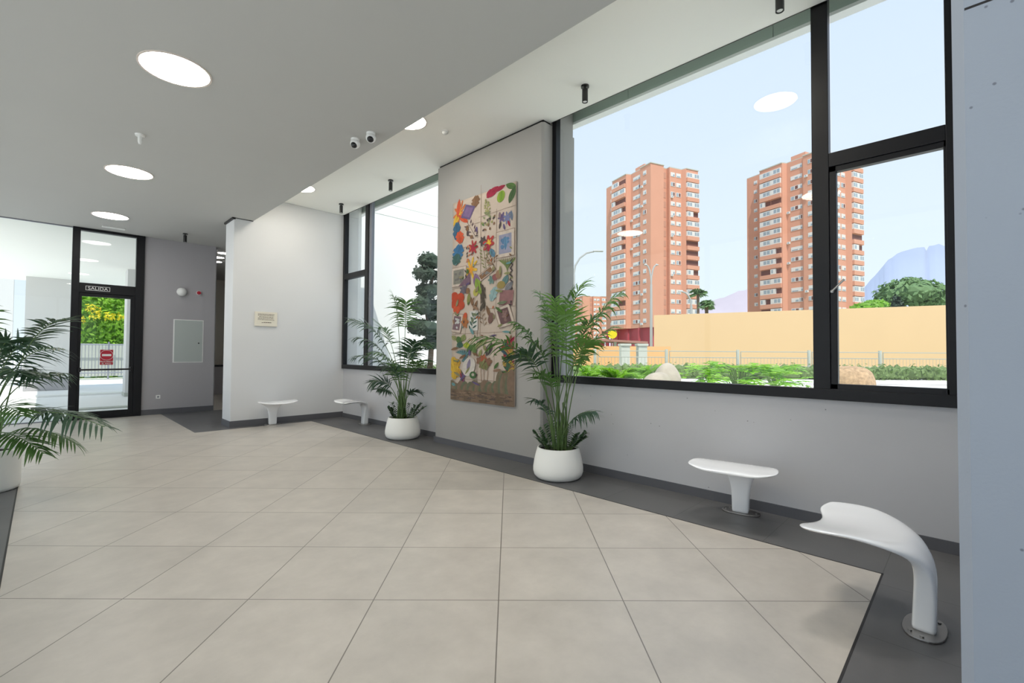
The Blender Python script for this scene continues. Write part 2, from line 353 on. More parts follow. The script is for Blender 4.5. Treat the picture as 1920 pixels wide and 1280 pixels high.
kid(bars([(6.75, YB, ZS, ZS+.10), (YB-.09, YB, ZS+.1, ZT-.02), (9.60, 9.76, ZS+.1, ZT-.02), (6.75, YB, ZT-.02, ZT), (9.76, YB-.09, 3.32, 3.45)]), 'window_frame', w2, bevel=.004)
kid(bars([(9.50, 9.60, ZS+.1, ZT-.02)], m_gasket, 5.12, 5.19), 'frame_channel', w2)
kid(bars([(9.76, YB-.09, 3.45, ZT-.02)], m_glass, 5.155, 5.158), 'window_pane', w2)
kid(bars([(9.76, YB-.09, ZS+.10, 3.32)], m_glass, 5.155, 5.158), 'window_pane', w2)
kid(bars([(6.75, 9.50, ZS+.10, ZT-.02)], m_glass, 5.155, 5.158), 'window_pane', w2)
# exterior lintel boards seen through the top of the glass
c = MB()
for y0, y1 in ((-1.0, 1.51), (1.516, 3.32), (3.326, 5.0)): c.box(5.62, 5.70, y0, y1, 5.09, 5.56, m_fascia)
c.box(5.60, 5.73, -1, 5.0, 5.055, 5.09, m_extw); struct('trim_6', c)
c = MB(); c.box(5.62, 5.70, 6.4, YB+.6, 5.09, 5.56, m_fascia); c.box(5.60, 5.73, 6.4, YB+.6, 5.055, 5.09, m_extw); struct('trim_7', c)
c = MB(); c.box(5.45, 5.60, YB+.05, YB+.4, 0, 5.3, m_extw); struct('wall_east_return', c)
# left glazing beside the door, and the glazed west side
w3 = empty('window_3', (-.4, YG, 0), kind='structure')
g = MB(); g.box(-1.2, .42, YG+.04, YG+.05, 0, ZL, m_gdoor); kid(g, 'window_pane', w3)
g = MB(); g.box(-1.2, .42, YG+.02, YG+.07, 0, .02, m_gasket); g.box(-1.2, .42, YG+.02, YG+.07, ZL-.02, ZL, m_gasket); kid(g, 'window_frame', w3)
w4 = empty('window_4', (-1.2, 4.5, 0), kind='structure')
g = MB()
for k in range(9): y = -5+k*2.4; g.box(-1.25, -1.15, y-.05, y+.05, 0, ZL, m_frame)
g.box(-1.25, -1.15, -5, YG, 0, .08, m_frame); g.box(-1.25, -1.15, -5, YG, ZL-.08, ZL, m_frame); kid(g, 'window_frame', w4)
w5 = empty('added_fill_window', (.5, -5, 0), kind='structure')  # unseen south glazing, added to let fill daylight in behind the camera
g = MB()
for x in (-1.15, .5, 2.15): g.box(x-.05, x+.05, -5.1, -5.0, 0, ZL, m_frame)
g.box(-1.15, 2.2, -5.1, -5.0, 0, .1, m_frame); g.box(-1.15, 2.2, -5.1, -5.0, ZL-.08, ZL, m_frame); kid(g, 'window_frame', w5)
g = MB(); g.box(-1.15, 2.2, -5.055, -5.05, .1, ZL-.05, m_glass); kid(g, 'window_pane', w5)
g = MB(); g.box(-1.205, -1.2, -5, YG, .05, ZL-.05, m_glass); kid(g, 'window_pane', w4)

# ------------------------------------------------------------------ exit door
dr = empty('door_1', (1.06, YG, 0), kind='structure')
def kd(mb, name, par=dr, **k):
    o = mb.build(name, par, **k)
    o.matrix_parent_inverse = Matrix.Translation(-dr.location); return o
f = MB(); y0, y1 = YG-.05, YG+.10
f.box(.42, .55, y0, y1, 0, ZL, m_frame); f.box(1.54, 1.70, y0, y1, 0, ZL, m_frame); f.box(.55, 1.54, y0, y1, 2.88, 3.10, m_frame); f.box(.55, 1.54, y0, y1, ZL-.06, ZL, m_frame); f.box(.55, 1.54, y0, y1, 0, .03, m_frame)
kd(f, 'door_frame', bevel=.004)
f = MB(); y0, y1 = YG-.02, YG+.05
f.box(.55, .60, y0, y1, .03, 2.88, m_frame); f.box(1.455, 1.54, y0, y1, .03, 2.88, m_frame); f.box(.6, 1.455, y0, y1, .03, .17, m_frame); f.box(.6, 1.455, y0, y1, 2.80, 2.88, m_frame)
leaf = kd(f, 'door_leaf', bevel=.004)
f = MB(); f.box(.55, 1.54, YG+.02, YG+.03, 3.10, ZL-.06, m_gdoor); kd(f, 'door_pane')
f = MB(); f.box(.6, 1.455, YG+.01, YG+.018, .17, 2.80, m_gdoor); kd(f, 'door_pane')
f = MB(); f.cyl((.585, YG-.10, 1.13), (1.50, YG-.10, 1.13), .02, m_frame); f.box(.575, .61, YG-.115, YG-.02, 1.08, 1.18, m_frame); f.box(1.47, 1.51, YG-.115, YG-.02, 1.08, 1.18, m_frame); kd(f, 'push_bar', bevel=.003)
# no-entry sticker on the glass
f = MB(); f.box(.935, 1.165, YG-.004, YG+.009, 1.235, 1.585, m_red); st = kd(f, 'no_entry_sticker')
f = MB(); f.cyl((1.05, YG-.007, 1.46), (1.05, YG-.005, 1.46), .112, m_red, n=32); f.lathe([(.112, 0), (.112, .002), (.118, .002), (.118, 0)], m_white, c=(0, 0, 0), n=32, close=False)
for i in range(len(f.v)-128, len(f.v)):
    x, y, z = f.v[i]; f.v[i] = (1.05+x, YG-.0075-z, 1.46+y)
f.box(.968, 1.132, YG-.010, YG-.006, 1.437, 1.485, m_white); o = kd(f, 'no_entry_disc')
RX = Matrix.Rotation(math.radians(90), 4, 'X')
text('sticker_lettering', 'PROHIBIDO\nEL PASO', .045, m_white, dr, Matrix.Translation((1.05-1.06, -.008, 1.285))@RX)
f = MB(); zc = 2.985; x0, x1 = .655, 1.075
for a in ((x0, x1, zc-.05, zc-.042), (x0, x1, zc+.042, zc+.05), (x0, x0+.008, zc-.05, zc+.05), (x1-.008, x1, zc-.05, zc+.05)): f.box(a[0], a[1], YG-.056, YG-.05, a[2], a[3], m_white)
kd(f, 'exit_sign_border')
text('exit_sign_lettering', 'SALIDA', .095, m_white, dr, Matrix.Translation((.865-1.06, -.054, zc-.003))@RX@Matrix.Scale(1.12, 4, (1, 0, 0)))

# ================================================================== CEILING FITTINGS
def disc_light(p, z, label, name='ceiling_downlight', rr=.285, m=m_lamp):
    o = empty(name, (p[0], p[1], z), label=label, cat='ceiling light', group='round ceiling downlights')
    a = MB(); a.lathe([(rr, 0), (rr+.018, 0), (rr+.018, -.008), (rr, -.008)], m_rim, n=48, close=False); a.build('light_rim', o, smooth=False)
    b = MB(); b.lathe([(.001, -.004), (rr, -.004), (rr, -.001), (.001, -.001)], m, n=48); b.build('light_diffuser', o)
    return o
disc_light((.862, 5.54), ZL, 'large round downlight nearest the viewer in the grey ceiling')
disc_light((.893, 9.28), ZL, 'round downlight in the grey ceiling, second nearest the viewer, beyond the white sensor')
disc_light((.927, 12.6), ZL, 'round downlight in the grey ceiling nearest the black exit door', m=m_lampw)
disc_light((3.62, 5.70), ZH, 'round downlight half hidden by the ceiling drop beside the smoke detector', rr=.25)
disc_light((3.62, 9.62), ZH, 'round downlight half hidden by the ceiling drop nearest the white wall', rr=.25)
disc_light((3.62, 1.78), ZH, 'round downlight in the raised ceiling strip at the near end', rr=.25)
o = empty('ceiling_downlight', (.93, 1.8, ZL), label='round downlight in the grey ceiling overhead', cat='ceiling light', group='round ceiling downlights')
b = MB(); b.lathe([(.001, -.004), (.285, -.004), (.285, -.001), (.001, -.001)], m_lamp, n=48); b.build('light_diffuser', o)
b = MB(); b.lathe([(.285, 0), (.303, 0), (.303, -.008), (.285, -.008)], m_rim, n=48, close=False); b.build('light_rim', o)
# slim rectangular fitting near the door
o = empty('emergency_light', (1.07, 13.75, ZL), label='slim white rectangular light fitting on the grey ceiling above the exit door', cat='emergency light')
b = MB(); b.box(-.20, .20, -.05, .05, -.02, 0, m_white); b.build('housing', o, bevel=.004)
b = MB(); b.box(-.17, .17, -.03, .03, -.024, -.02, m_white); b.build('light_diffuser', o)
def spot(p, z, label, aim=None, watt=0):
    o = empty('ceiling_spotlight', (p[0], p[1], z), 0, label=label, cat='spotlight', group='black cylinder spotlights')
    b = MB(); b.lathe([(.001, 0), (.05, 0), (.05, -.022), (.001, -.022)], m_blk, n=24); b.build('mount', o)
    b = MB(); b.cyl((0, 0, -.02), (0, 0, -.05), .012, m_blk); b.build('stem', o)
    b = MB(); b.lathe([(.001, -.045), (.036, -.047), (.036, -.205), (.030, -.205), (.028, -.196), (.001, -.196)], m_blk, n=24); h = b.build('spot_head', o)
    b = MB(); b.lathe([(.001, -.19), (.028, -.19), (.024, -.199), (.001, -.1995)], m_white, n=20); b.build('spot_lens', o)
    if watt:
        l = bpy.data.lights.new('spot_beam', 'SPOT'); l.energy = watt; l.spot_size = math.radians(86); l.spot_blend = .9; l.shadow_soft_size = .30; l.color = (1, .96, .91)
        q = bpy.data.objects.new('spot_beam', l); COL.objects.link(q); q.parent = o; q.location = (0, 0, -.215)
        q.rotation_euler = (Vector((0, 0, -.215))-(Vector(aim)-Vector((p[0], p[1], z)))).to_track_quat('Z', 'Y').to_euler()
    return o
spot((4.63, 1.19), ZH, 'black cylinder spotlight at the top edge of the picture beside the large window', (3.3, .9, 0), 120)
spot((4.66, 3.36), ZH, 'black cylinder spotlight above the large window near the pier', (4.1, 2.9, 0), 75)
spot((4.66, 7.93), ZH, 'black cylinder spotlight above the far window, nearer the tapestry', (4.3, 7.6, 0), 50)
spot((4.65, 10.02), ZH, 'black cylinder spotlight in the corner by the white wall', (4.3, 9.9, 0), 35)
spot((2.317, 13.2), ZL, 'small black cylinder spotlight on the grey ceiling in front of the grey wall')
def dome(p, label, rz):
    o = empty('dome_camera', (p[0], p[1], ZL), rz, label=label, cat='security camera', group='white dome cameras')
    b = MB(); b.lathe([(.001, 0), (.055, 0), (.055, -.025), (.001, -.025)], m_white, n=24); b.build('mount', o)
    b = MB(); prof = [(.001, -.02)]+[(.062*math.sin(a), -.062+.062*math.cos(a)) for a in [math.pi*k/12 for k in range(2, 12)]]+[(.001, -.124)]
    b.lathe(prof, m_white, n=24); b.build('housing', o, smooth=True)
    b = MB(); prof = [(.001, 0)]+[(.05*math.sin(a), -.05+.05*math.cos(a)) for a in [math.pi*k/10 for k in range(1, 10)]]+[(.001, -.1)]
    b.v, b.f, b.m = [], [], []; b.lathe([(x*.86, z*.86) for x, z in prof], m_blk, n=24, c=(-.014, -.018, -.043)); b.build('dome_lens', o, smooth=True)
dome((2.86, 5.36), 'white dome camera with dark lens nearer the ceiling edge, right one of the pair', 0)
dome((2.80, 5.66), 'white dome camera with dark lens, left and farther one of the pair', -.3)
o = empty('smoke_detector', (4.17, 5.56, ZH), label='small round white smoke detector on the raised ceiling beside the tapestry pier', cat='smoke detector')
b = MB(); b.lathe([(.001, 0), (.05, 0), (.052, -.015), (.001, -.015)], m_white, n=24); b.build('mount', o)
b = MB(); b.lathe([(.001, -.012), (.046, -.012), (.044, -.035), (.03, -.048), (.001, -.05)], m_white, n=24); b.build('housing', o, smooth=True)
o = empty('motion_sensor', (.82, 7.55, ZL), label='small white hanging sensor on the grey ceiling between two downlights', cat='sensor')
b = MB(); b.lathe([(.001, 0), (.055, 0), (.05, -.02), (.001, -.022)], m_white, n=20); b.build('mount', o)
b = MB(); b.lathe([(.001, -.018), (.024, -.02), (.022, -.09), (.014, -.12), (.001, -.125)], m_white, n=16); b.build('sensor_head', o)
# light fittings seen down the passage
for k, (px, py, lab) in enumerate([(419, 475, 'ceiling light down the passage, nearest the white wall end'), (410, 483, 'ceiling light down the passage, between two others'), (406, 491, 'ceiling light down the passage, farthest from the viewer')]):
    p = hit(px, py, 2, ZL-.01)
    if p.y < 20.6:
        o = empty('ceiling_downlight', (p.x, p.y, ZL), label=lab, cat='ceiling light', group='passage ceiling lights')
        b = MB(); b.lathe([(.001, -.006), (.14, -.006), (.14, 0), (.001, 0)], m_lampw, n=24); b.build('light_diffuser', o)
        b = MB(); b.lathe([(.14, 0), (.155, 0), (.155, -.008), (.14, -.008)], m_rim, n=24, close=False); b.build('light_rim', o)

# ================================================================== WALL FITTINGS
o = empty('electrical_cabinet', (2.63, YG, 1.82), label='flush greenish-grey cabinet door in the grey wall beside the exit', cat='cabinet')
b = MB(); b.box(-.325, .325, -.008, 0, -.55, .55, m_white); b.build('cabinet_frame', o)
b = MB(); b.box(-.30, .30, -.016, -.002, -.53, .53, m_panel); b.build('cabinet_door', o, bevel=.003)
b = MB(); b.cyl((.22, -.016, -.05), (.22, -.022, -.05), .018, m_blk); b.build('lock', o)
o = empty('wall_light', (2.46, YG, 3.07), label='round white dome lamp on the grey wall', cat='wall light')
b = MB(); b.cyl((0, 0, 0), (0, -.03, 0), .10, m_white, n=24); b.build('mount', o)
b = MB(); b.lathe([(.11*math.cos(a), .11*math.sin(a)) for a in [math.pi/2*k/8 for k in range(8)]]+[(.001, .11)], m_white, n=24, c=(0, 0, .025))
b.v = [(x, -z, y) for x, y, z in b.v]; b.build('lamp_dome', o, smooth=True)
o = empty('fire_sounder', (2.83, YG, 3.08), label='small red alarm sounder on the grey wall beside the dome lamp', cat='alarm')
b = MB(); b.cyl((0, 0, 0), (0, -.03, 0), .055, m_white, n=20); b.build('mount', o)
b = MB(); b.cyl((0, -.03, 0), (0, -.075, 0), .048, m_red, r2=.036, n=20); b.build('sounder_body', o)
o = empty('wall_socket', (2.03, YG, .43), label='white wall socket low on the grey wall', cat='socket')
b = MB(); b.box(-.045, .045, -.01, 0, -.045, .045, m_white); b.build('socket_plate', o, bevel=.004)
b = MB(); b.cyl((0, -.012, 0), (0, -.009, 0), .022, m_gasket, n=20); b.build('socket_face', o)
o = empty('wall_plaque', (3.385, YB, 2.27), label='small cream plaque with brown lettering on the white wall', cat='plaque')
b = MB(); b.box(-.225, .225, -.03, 0, -.155, .155, m_plaque); b.build('plaque_board', o, bevel=.004)
b = MB(); rnd = random.Random(3)
for r_, (xa, xb, z) in enumerate([(-.165, .165, .105), (-.165, .155, .078), (-.14, .15, .045), (-.165, .15, .015), (-.165, .16, -.015), (-.05, .10, -.075), (-.09, -.06, -.078)]):
    x = xa
    while x < xb:
        l = rnd.uniform(.012, .045); b.box(x, min(x+l, xb), -.032, -.03, z-.0055, z+.0055+(r_ == 5)*.004, m_ink); x += l+.008
b.build('plaque_lettering', o)

# ================================================================== BENCHES
def bench_mesh():
    rows = [  # f, z, half width, half thickness, exponent, rib
        (0, 0, .078, .056, 5, 0), (0, .006, .078, .056, 5, 0), (-.004, .12, .080, .055, 5, 0), (-.008, .24, .088, .052, 4.5, 0), (-.006, .33, .110, .048, 4, 0), (.008, .395, .150, .042, 3.2, .004),
        (.040, .446, .210, .036, 2.6, .012), (.088, .474, .265, .030, 2.5, .018), (.15, .489, .312, .027, 2.4, .018), (.22, .495, .346, .025, 2.4, .014),
        (.29, .495, .370, .024, 2.4, .008), (.36, .492, .384, .023, 2.4, .003), (.42, .488, .388, .022, 2.4, 0), (.465, .485, .380, .021, 2.4, 0), (.495, .483, .366, .018, 2.4, 0), (.512, .482, .352, .010, 2.4, 0)]
    N = 15; vs = []; n_r = len(rows)
    for i, (f, z, w, h, p, rib) in enumerate(rows):
        a, b = rows[max(i-1, 0)], rows[min(i+1, n_r-1)]; T = Vector((b[0]-a[0], 0, b[1]-a[1])).normalized(); nrm = Vector((-T.z, 0, T.x))
        s = max(0, min(1, (f-.03)/.30)); s = s*s*(3-2*s); s2 = max(0, (f-.15)/.4)**1.5
        top = []; bot = []
        for k in range(N+1):
            ph = math.pi*k/N; u = math.cos(ph); uu = math.copysign(abs(u)**(.9 if p < 3 else .55), u); th = h*max(0, 1-abs(uu)**p)**(1/p)
            lat = uu*w; e = .070*math.exp(-((abs(uu)-.68)/.33)**2)*s2; rz = .040*uu*uu*s-.006*(1-uu*uu)*s
            c = Vector((f+e, lat, z+rz)); rb = rib*math.exp(-(lat/.10)**4)
            top.append(c+nrm*th); bot.append(c-nrm*(th+rb))
        vs += top+bot[1:-1][::-1]
    K = 2*N; fs = []
    for i in range(n_r-1): fs += [(i*K+k, i*K+(k+1) % K, (i+1)*K+(k+1) % K, (i+1)*K+k) for k in range(K)]
    fs.append(tuple(range(K))[::-1]); e0 = (n_r-1)*K
    fs.append((e0, e0+1, e0+K-1))
    for k in range(1, N-1): fs.append((e0+k, e0+k+1, e0+K-k-1, e0+K-k))
    fs.append((e0+N-1, e0+N, e0+N+1))
    b = MB(); b.add([v+Vector((0, 0, .008)) for v in vs], fs, m_bench); return b
def make_bench():
    o = empty('perch_bench')
    s = bench_mesh().build('seat', o, smooth=True, sub=1)
    b = MB(); pts = []
    for k in range(28):
        a = 2*math.pi*k/28; ca, sa = math.cos(a), math.sin(a)
        pts.append((math.copysign(abs(ca)**.75, ca)*.098, math.copysign(abs(sa)**.85, sa)*.175))
    b.prism(pts, 0, .012, m_steel); b.build('base_plate', o, bevel=.003)
    for x, y in ((0, .140), (0, -.140), (.055, .108), (-.055, -.108)):
        b = MB(); b.cyl((x, y, .012), (x, y, .019), .011, m_steel, n=6); b.build('bolt', o)
    return o
benches = [((3.635, .205), 88, 'white sculpted perch nearest the viewer, beside the concrete wall end at right'),
           ((4.960, 1.655), 188, 'white sculpted perch with curved seat under the large window, right of the planter'),
           ((3.51, 10.70), -94, 'white sculpted perch against the white wall under the plaque'),
           ((4.97, 9.42), 178, 'white sculpted perch in the far corner beneath the far window')]
b0 = make_bench()
for i, ((x, y), a, lab) in enumerate(benches):
    o = b0 if i == 0 else copy_tree(b0); o.location = (x, y, 0); o.rotation_euler = (0, 0, math.radians(a))
    tag(o, lab, 'bench', 'white sculpted perches')

# ================================================================== POTTED PALMS
def frond_mesh(mb, base, tip, arch, rnd, mleaf, nl=26, ll=.26, start=.38, droop=.5, width=.019, ctrl=None):
    base, tip = Vector(base), Vector(tip); d = tip-base
    if ctrl is None: ctrl = base+Vector((d.x*.25, d.y*.25, d.z*.7+arch))
    P = lambda t: base*(1-t)**2+ctrl*2*t*(1-t)+tip*t*t
    n = 14; pts = [P(i/n) for i in range(n+1)]; rs = [.007*(1-.75*i/n)+.0015 for i in range(n+1)]
    mb.tube(pts, rs, m_stem, n=5)
    roll = rnd.uniform(-.5, .5); L = d.length
    for i in range(nl):
        t = start+(1-start)*(i+.5)/nl; p = P(t); T = (P(min(t+.02, 1))-P(t-.02)).normalized()
        side = T.cross(Vector((0, 0, 1))); side = side.normalized() if side.length > .05 else Vector((1, 0, 0))
        side = (Matrix.Rotation(roll, 3, T)@side); up = side.cross(T)
        prof = (.55+.45*math.sin(math.pi*min(1, .1+.75*(i+.5)/nl)))*(1-.35*((i+.5)/nl)**4)
        for sgn in (-1, 1):
            l = ll*prof*rnd.uniform(.85, 1.1); fwd = rnd.uniform(.4, .62)+.85*(i/nl)
            D = (side*sgn+T*fwd+up*rnd.uniform(.05, .45)).normalized(); q = p.copy(); seg = 4; vs = []; wv = D.cross(up if abs(D.dot(up)) < .9 else side).normalized()
            dr = droop*rnd.uniform(.6, 1.4)
            for k in range(seg+1):
                w_ = width*(.45, 1, .9, .55, .06)[k]*.5*(l/ll+.3); vs += [q-wv*w_, q+wv*w_]
                D = (D+Vector((0, 0, -dr*.28))).normalized(); q = q+D*(l/seg)
            mb.add(vs, [(2*k, 2*k+1, 2*k+3, 2*k+2) for k in range(seg)], mleaf)
def zz_sprig(par, base, d, L, rnd):
    mb = MB(); base = Vector(base); d = Vector(d).normalized(); pts = [base+d*L*t+Vector((0, 0, -.10*L*t*t)) for t in [k/6 for k in range(7)]]
    mb.tube(pts, [.007*(1-.1*k) for k in range(7)], m_stem, n=5)
    for i in range(8):
        t = .22+.78*i/8; p = base+d*L*t+Vector((0, 0, -.10*L*t*t)); side = d.cross(Vector((0, 0, 1))).normalized()
        for s in (-1, 1):
            D = (side*s*1.1+d*.5+Vector((rnd.uniform(-.3, .3), rnd.uniform(-.3, .3), .1))).normalized(); W_ = D.cross(Vector((0, 0, 1))).normalized(); l = .088*rnd.uniform(.8, 1.1)
            mb.add([p, p+D*l*.35+W_*l*.24, p+D*l*.75+W_*l*.17, p+D*l, p+D*l*.75-W_*l*.17, p+D*l*.35-W_*l*.24, p+D*l*.5-Vector((0, 0, l*.06))],
                   [(0, 1, 6), (1, 2, 6), (2, 3, 6), (3, 4, 6), (4, 5, 6), (5, 0, 6)], m_zz)
    mb.build('undergrowth_sprig', par)
def pot(par, s=1.0, h=.38):
    prof = [(.001, 0), (.235, 0), (.275, .012), (.305, .045), (.318, .09), (.318, .14), (.306, .22), (.288, .30), (.268, .37), (.262, .385), (.252, .388), (.246, .378), (.25, .33), (.001, .33)]
    b = MB(); b.lathe([(r*s, z*h/.38) for r, z in prof], m_pot, n=56); b.build('pot', par, smooth=True)
    b = MB(); rnd = random.Random(2); rr = [(.001, .352*h/.38)]+[(.246*s*k/5, (.35+rnd.uniform(-.006, .008))*h/.38) for k in range(1, 6)]
    b.lathe(rr, m_soil, n=40, close=False); b.build('soil', par)
def palm(loc, label, fr, seed, extra=(), stems=9, s=1, zz=13, h=.38, ph=None):
    rnd = random.Random(seed); o = empty('potted_palm', (*loc, 0), label=label, cat='potted palm', group='palms in white planters')
    (ph or pot)(o, s, h); L0 = Vector((loc[0], loc[1], 0)); D0 = (L0-CAM).dot(Fv)
    for i, (px, py, dd, arch, ll, dk) in enumerate(fr):
        tip = dep(px, py, D0+dd)-L0; a = rnd.uniform(0, 6.28); r = rnd.uniform(.02, .11)
        base = Vector((math.cos(a)*r, math.sin(a)*r, h*.9))
        mb = MB(); frond_mesh(mb, base, tip, arch, rnd, (m_fr1, m_fr2, m_fr3)[dk], ll=ll*1.32, start=rnd.uniform(.44, .62), droop=rnd.uniform(.5, 1.2), nl=16, width=.025)
        mb.build('frond', o)
    for i in range(stems):
        a = rnd.uniform(0, 6.28); r = rnd.uniform(.02, .12); b = Vector((math.cos(a)*r, math.sin(a)*r, h*.9)); tp = b+Vector((rnd.uniform(-.07, .07), rnd.uniform(-.07, .07), rnd.uniform(.35, .75)))
        mb = MB(); mb.tube([b, (b+tp)/2+Vector((rnd.uniform(-.02, .02), rnd.uniform(-.02, .02), 0)), tp], [.014, .012, .006], m_stem, n=6); mb.build('stem', o)
    for i in range(zz):
        a = 6.28*i/zz+rnd.uniform(-.3, .3); r = .15*s
        zz_sprig(o, (math.cos(a)*r, math.sin(a)*r, h*.9), (math.cos(a)*.75, math.sin(a)*.75, rnd.uniform(.7, 1.8)), rnd.uniform(.26, .46), rnd)
    return o
F1 = [(1094, 532, .1, .35, .27, 1), (1166, 548, -.1, .30, .24, 1), (1152, 612, .0, .25, .22, 1), (1012, 552, .1, .3, .27, 0), (1040, 560, -.2, .3, .28, 1), (1070, 548, .2, .35, .27, 0),
      (888, 632, -.35, .52, .30, 0), (968, 664, -.3, .45, .26, 2), (968, 604, .2, .35, .24, 0), (1118, 592, .2, .3, .26, 0), (1112, 640, -.2, .4, .26, 1), (1100, 668, .2, .35, .25, 1),
      (1000, 748, -.1, .18, .2, 2), (1117, 771, -.3, .16, .2, 2), (1060, 585, -.25, .35, .28, 1), (1030, 600, .3, .3, .28, 0), (1002, 700, -.3, .35, .24, 0), (995, 640, -.1, .35, .27, 0)]
F2 = [(738, 556, 0, .35, .36, 0), (762, 566, .2, .3, .33, 0), (655, 598, -.3, .5, .26, 2), (667, 632, -.2, .45, .28, 2), (664, 668, .1, .5, .28, 2), (696, 716, -.2, .35, .26, 2), (800, 644, .1, .35, .30, 0), (780, 640, -.2, .3, .30, 2),
      (712, 612, .2, .35, .34, 0), (700, 660, -.3, .4, .32, 0), (770, 654, .3, .3, .30, 2), (793, 676, -.2, .35, .28, 0), (722, 690, -.3, .3, .28, 2), (740, 680, .3, .2, .3, 0), (708, 730, .1, .25, .22, 2), (785, 735, -.1, .25, .2, 2)]
palm((4.665, 3.765), 'tall potted palm in a white planter right of the tapestry by the large window', F1, 11)
palm((4.70, 7.46), 'tall potted palm in a white planter under the far window left of the tapestry', F2, 5)
def tall_pot(par, s, h):
    prof = [(.001, 0), (.255, 0), (.275, .012), (.285, .05), (.290, h-.05), (.290, h-.01), (.280, h), (.265, h), (.262, h-.05), (.001, h-.05)]
    b = MB(); b.lathe([(r*s, z) for r, z in prof], m_pot, n=56); b.build('pot', par, smooth=True)
    b = MB(); b.lathe([(.001, h-.04), (.14*s, h-.035), (.26*s, h-.042)], m_soil, n=40, close=False); b.build('soil', par)
F3 = [(124, 598, -.1, .42, .26, 2), (122, 655, -.35, .5, .24, 2), (60, 640, .3, .4, .28, 2), (196, 800, -.3, .5, .26, 2), (128, 775, .1, .4, .25, 2), (142, 832, -.2, .40, .25, 0), (82, 850, -.3, .45, .24, 0), (75, 702, -.2, .5, .27, 2),
      (128, 700, .2, .35, .22, 2), (30, 700, -.4, .5, .28, 2), (40, 780, -.4, .45, .25, 0), (-60, 560, 0, .4, .3, 0), (-150, 640, 0, .5, .3, 0), (-60, 640, -.4, .4, .3, 2), (-180, 760, -.2, .5, .3, 0), (15, 640, .1, .35, .28, 2)]
palm((-.43, 7.86), 'potted palm at the left edge of the picture, fronds reaching across the glass wall', F3, 23, h=.46, zz=0, stems=6, ph=tall_pot)

# ================================================================== TAPESTRY
tp = empty('wall_tapestry', (4.9, 5.5, .79), label='tall cream cloth hanging printed with colourful leaves, flowers and framed pictures on the pier', cat='wall hanging')
TPX = 4.878
SCL = 1.12
def tpt(px, py):
    top = 150-(px-85)*80/335; bot = 1190+(px-75)*35/335
    return 6.25-(px-78)/340*1.515-5.5, 4.12-(py-top)/(bot-top)*3.33-.79
cm = MB(); nx, nz = 12, 40; vs = []; rnd = random.Random(1)
for j in range(nz+1):
    for i in range(nx+1):
        y = .752-1.505*i/nx; z = 3.33*j/nz; x = TPX-4.9+.004*math.sin(y*9+z)*(.4+.6*(1-j/nz))
        if j == 0: z += rnd.uniform(-.006, .006)
        vs.append((x, y, z))
cm.add(vs, [(j*(nx+1)+i, j*(nx+1)+i+1, (j+1)*(nx+1)+i+1, (j+1)*(nx+1)+i) for j in range(nz) for i in range(nx)], m_canvas)
o = cm.build('cloth', tp, smooth=True); md = o.modifiers.new('s', 'SOLIDIFY'); md.thickness = .006; md.offset = 0
pr = MB(); pal = {}
def pm(c):
    k = tuple(v*.8 for v in c); c = k
    if k not in pal: pal[k] = mat('textile_ink_%d' % len(pal), c, .95, noise=.3, nscale=14)
    return pal[k]
SX, SZ = 1.515/340, 3.33/1080; LAY = [0]
def poly(cx, cy, pts, c, rot=0):
    """pts: outline in sketch units around the motif's centre"""
    LAY[0] += 1; x = TPX-4.9-.0085-.00002*LAY[0]; ca, sa = math.cos(rot), math.sin(rot); y0, z0 = tpt(cx, cy); out = [(x, y0, z0)]
    for a, b in pts:
        a, b = a*SCL, b*SCL
        a2, b2 = a*ca-b*sa, a*sa+b*ca; out.append((x, min(.75, max(-.75, y0-a2*SX)), z0-b2*SZ))
    n = len(pts); pr.add(out, [(0, 1+i, 1+(i+1) % n) for i in range(n)], pm(c))
def ell(cx, cy, w, h, c, rot=0, n=18, pt=1.0): poly(cx, cy, [(w/2*math.copysign(abs(math.cos(a))**pt, math.cos(a)), h/2*math.sin(a)) for a in [2*math.pi*k/n for k in range(n)]], c, rot)
def leaf_(cx, cy, w, h, c, rot=0):
    ell(cx, cy, w, h, c, rot, pt=1.7); poly(cx, cy, [(-.8, -h/2), (.8, -h/2), (.8, h/2), (-.8, h/2)], tuple(k*.55 for k in c), rot)
def flower(cx, cy, w, h, c, n=7, depth=.5, rot=0, c2=None):
    poly(cx, cy, [(w/2*math.cos(a)*(1-depth*(.5-.5*math.cos(n*a))), h/2*math.sin(a)*(1-depth*(.5-.5*math.cos(n*a)))) for a in [2*math.pi*k/(n*8) for k in range(n*8)]], c, rot)
    if c2: flower(cx, cy, w*.5, h*.5, c2, n, depth, rot)
def lobed(cx, cy, w, h, c, rot=0, n=5):
    poly(cx, cy, [(w/2*math.cos(a)*(.62+.38*abs(math.sin(n*a))), h/2*math.sin(a)*(.75+.25*abs(math.cos(n*a)))) for a in [2*math.pi*k/60 for k in range(60)]], c, rot)
    poly(cx, cy, [(-.8, -h*.42), (.8, -h*.42), (.8, h*.5), (-.8, h*.5)], tuple(k*.5 for k in c), rot)
def rc(cx, cy, w, h, c, rot=0): poly(cx, cy, [(-w/2, -h/2), (w/2, -h/2), (w/2, h/2), (-w/2, h/2)], c, rot)
def framed(cx, cy, w, h, c, c2, rot=0, fr=(.24, .15, .11)):
    rc(cx, cy, w, h, fr, rot); rc(cx, cy, w-4, h-4, (.62, .52, .44), rot); rc(cx, cy, w*.68, h*.72, c, rot)
    r = random.Random(int(cx)); 
    for _ in range(9): ell(cx+r.uniform(-.22, .22)*w, cy+r.uniform(-.26, .26)*h, w*.16, h*.13, c2, r.uniform(0, 3))
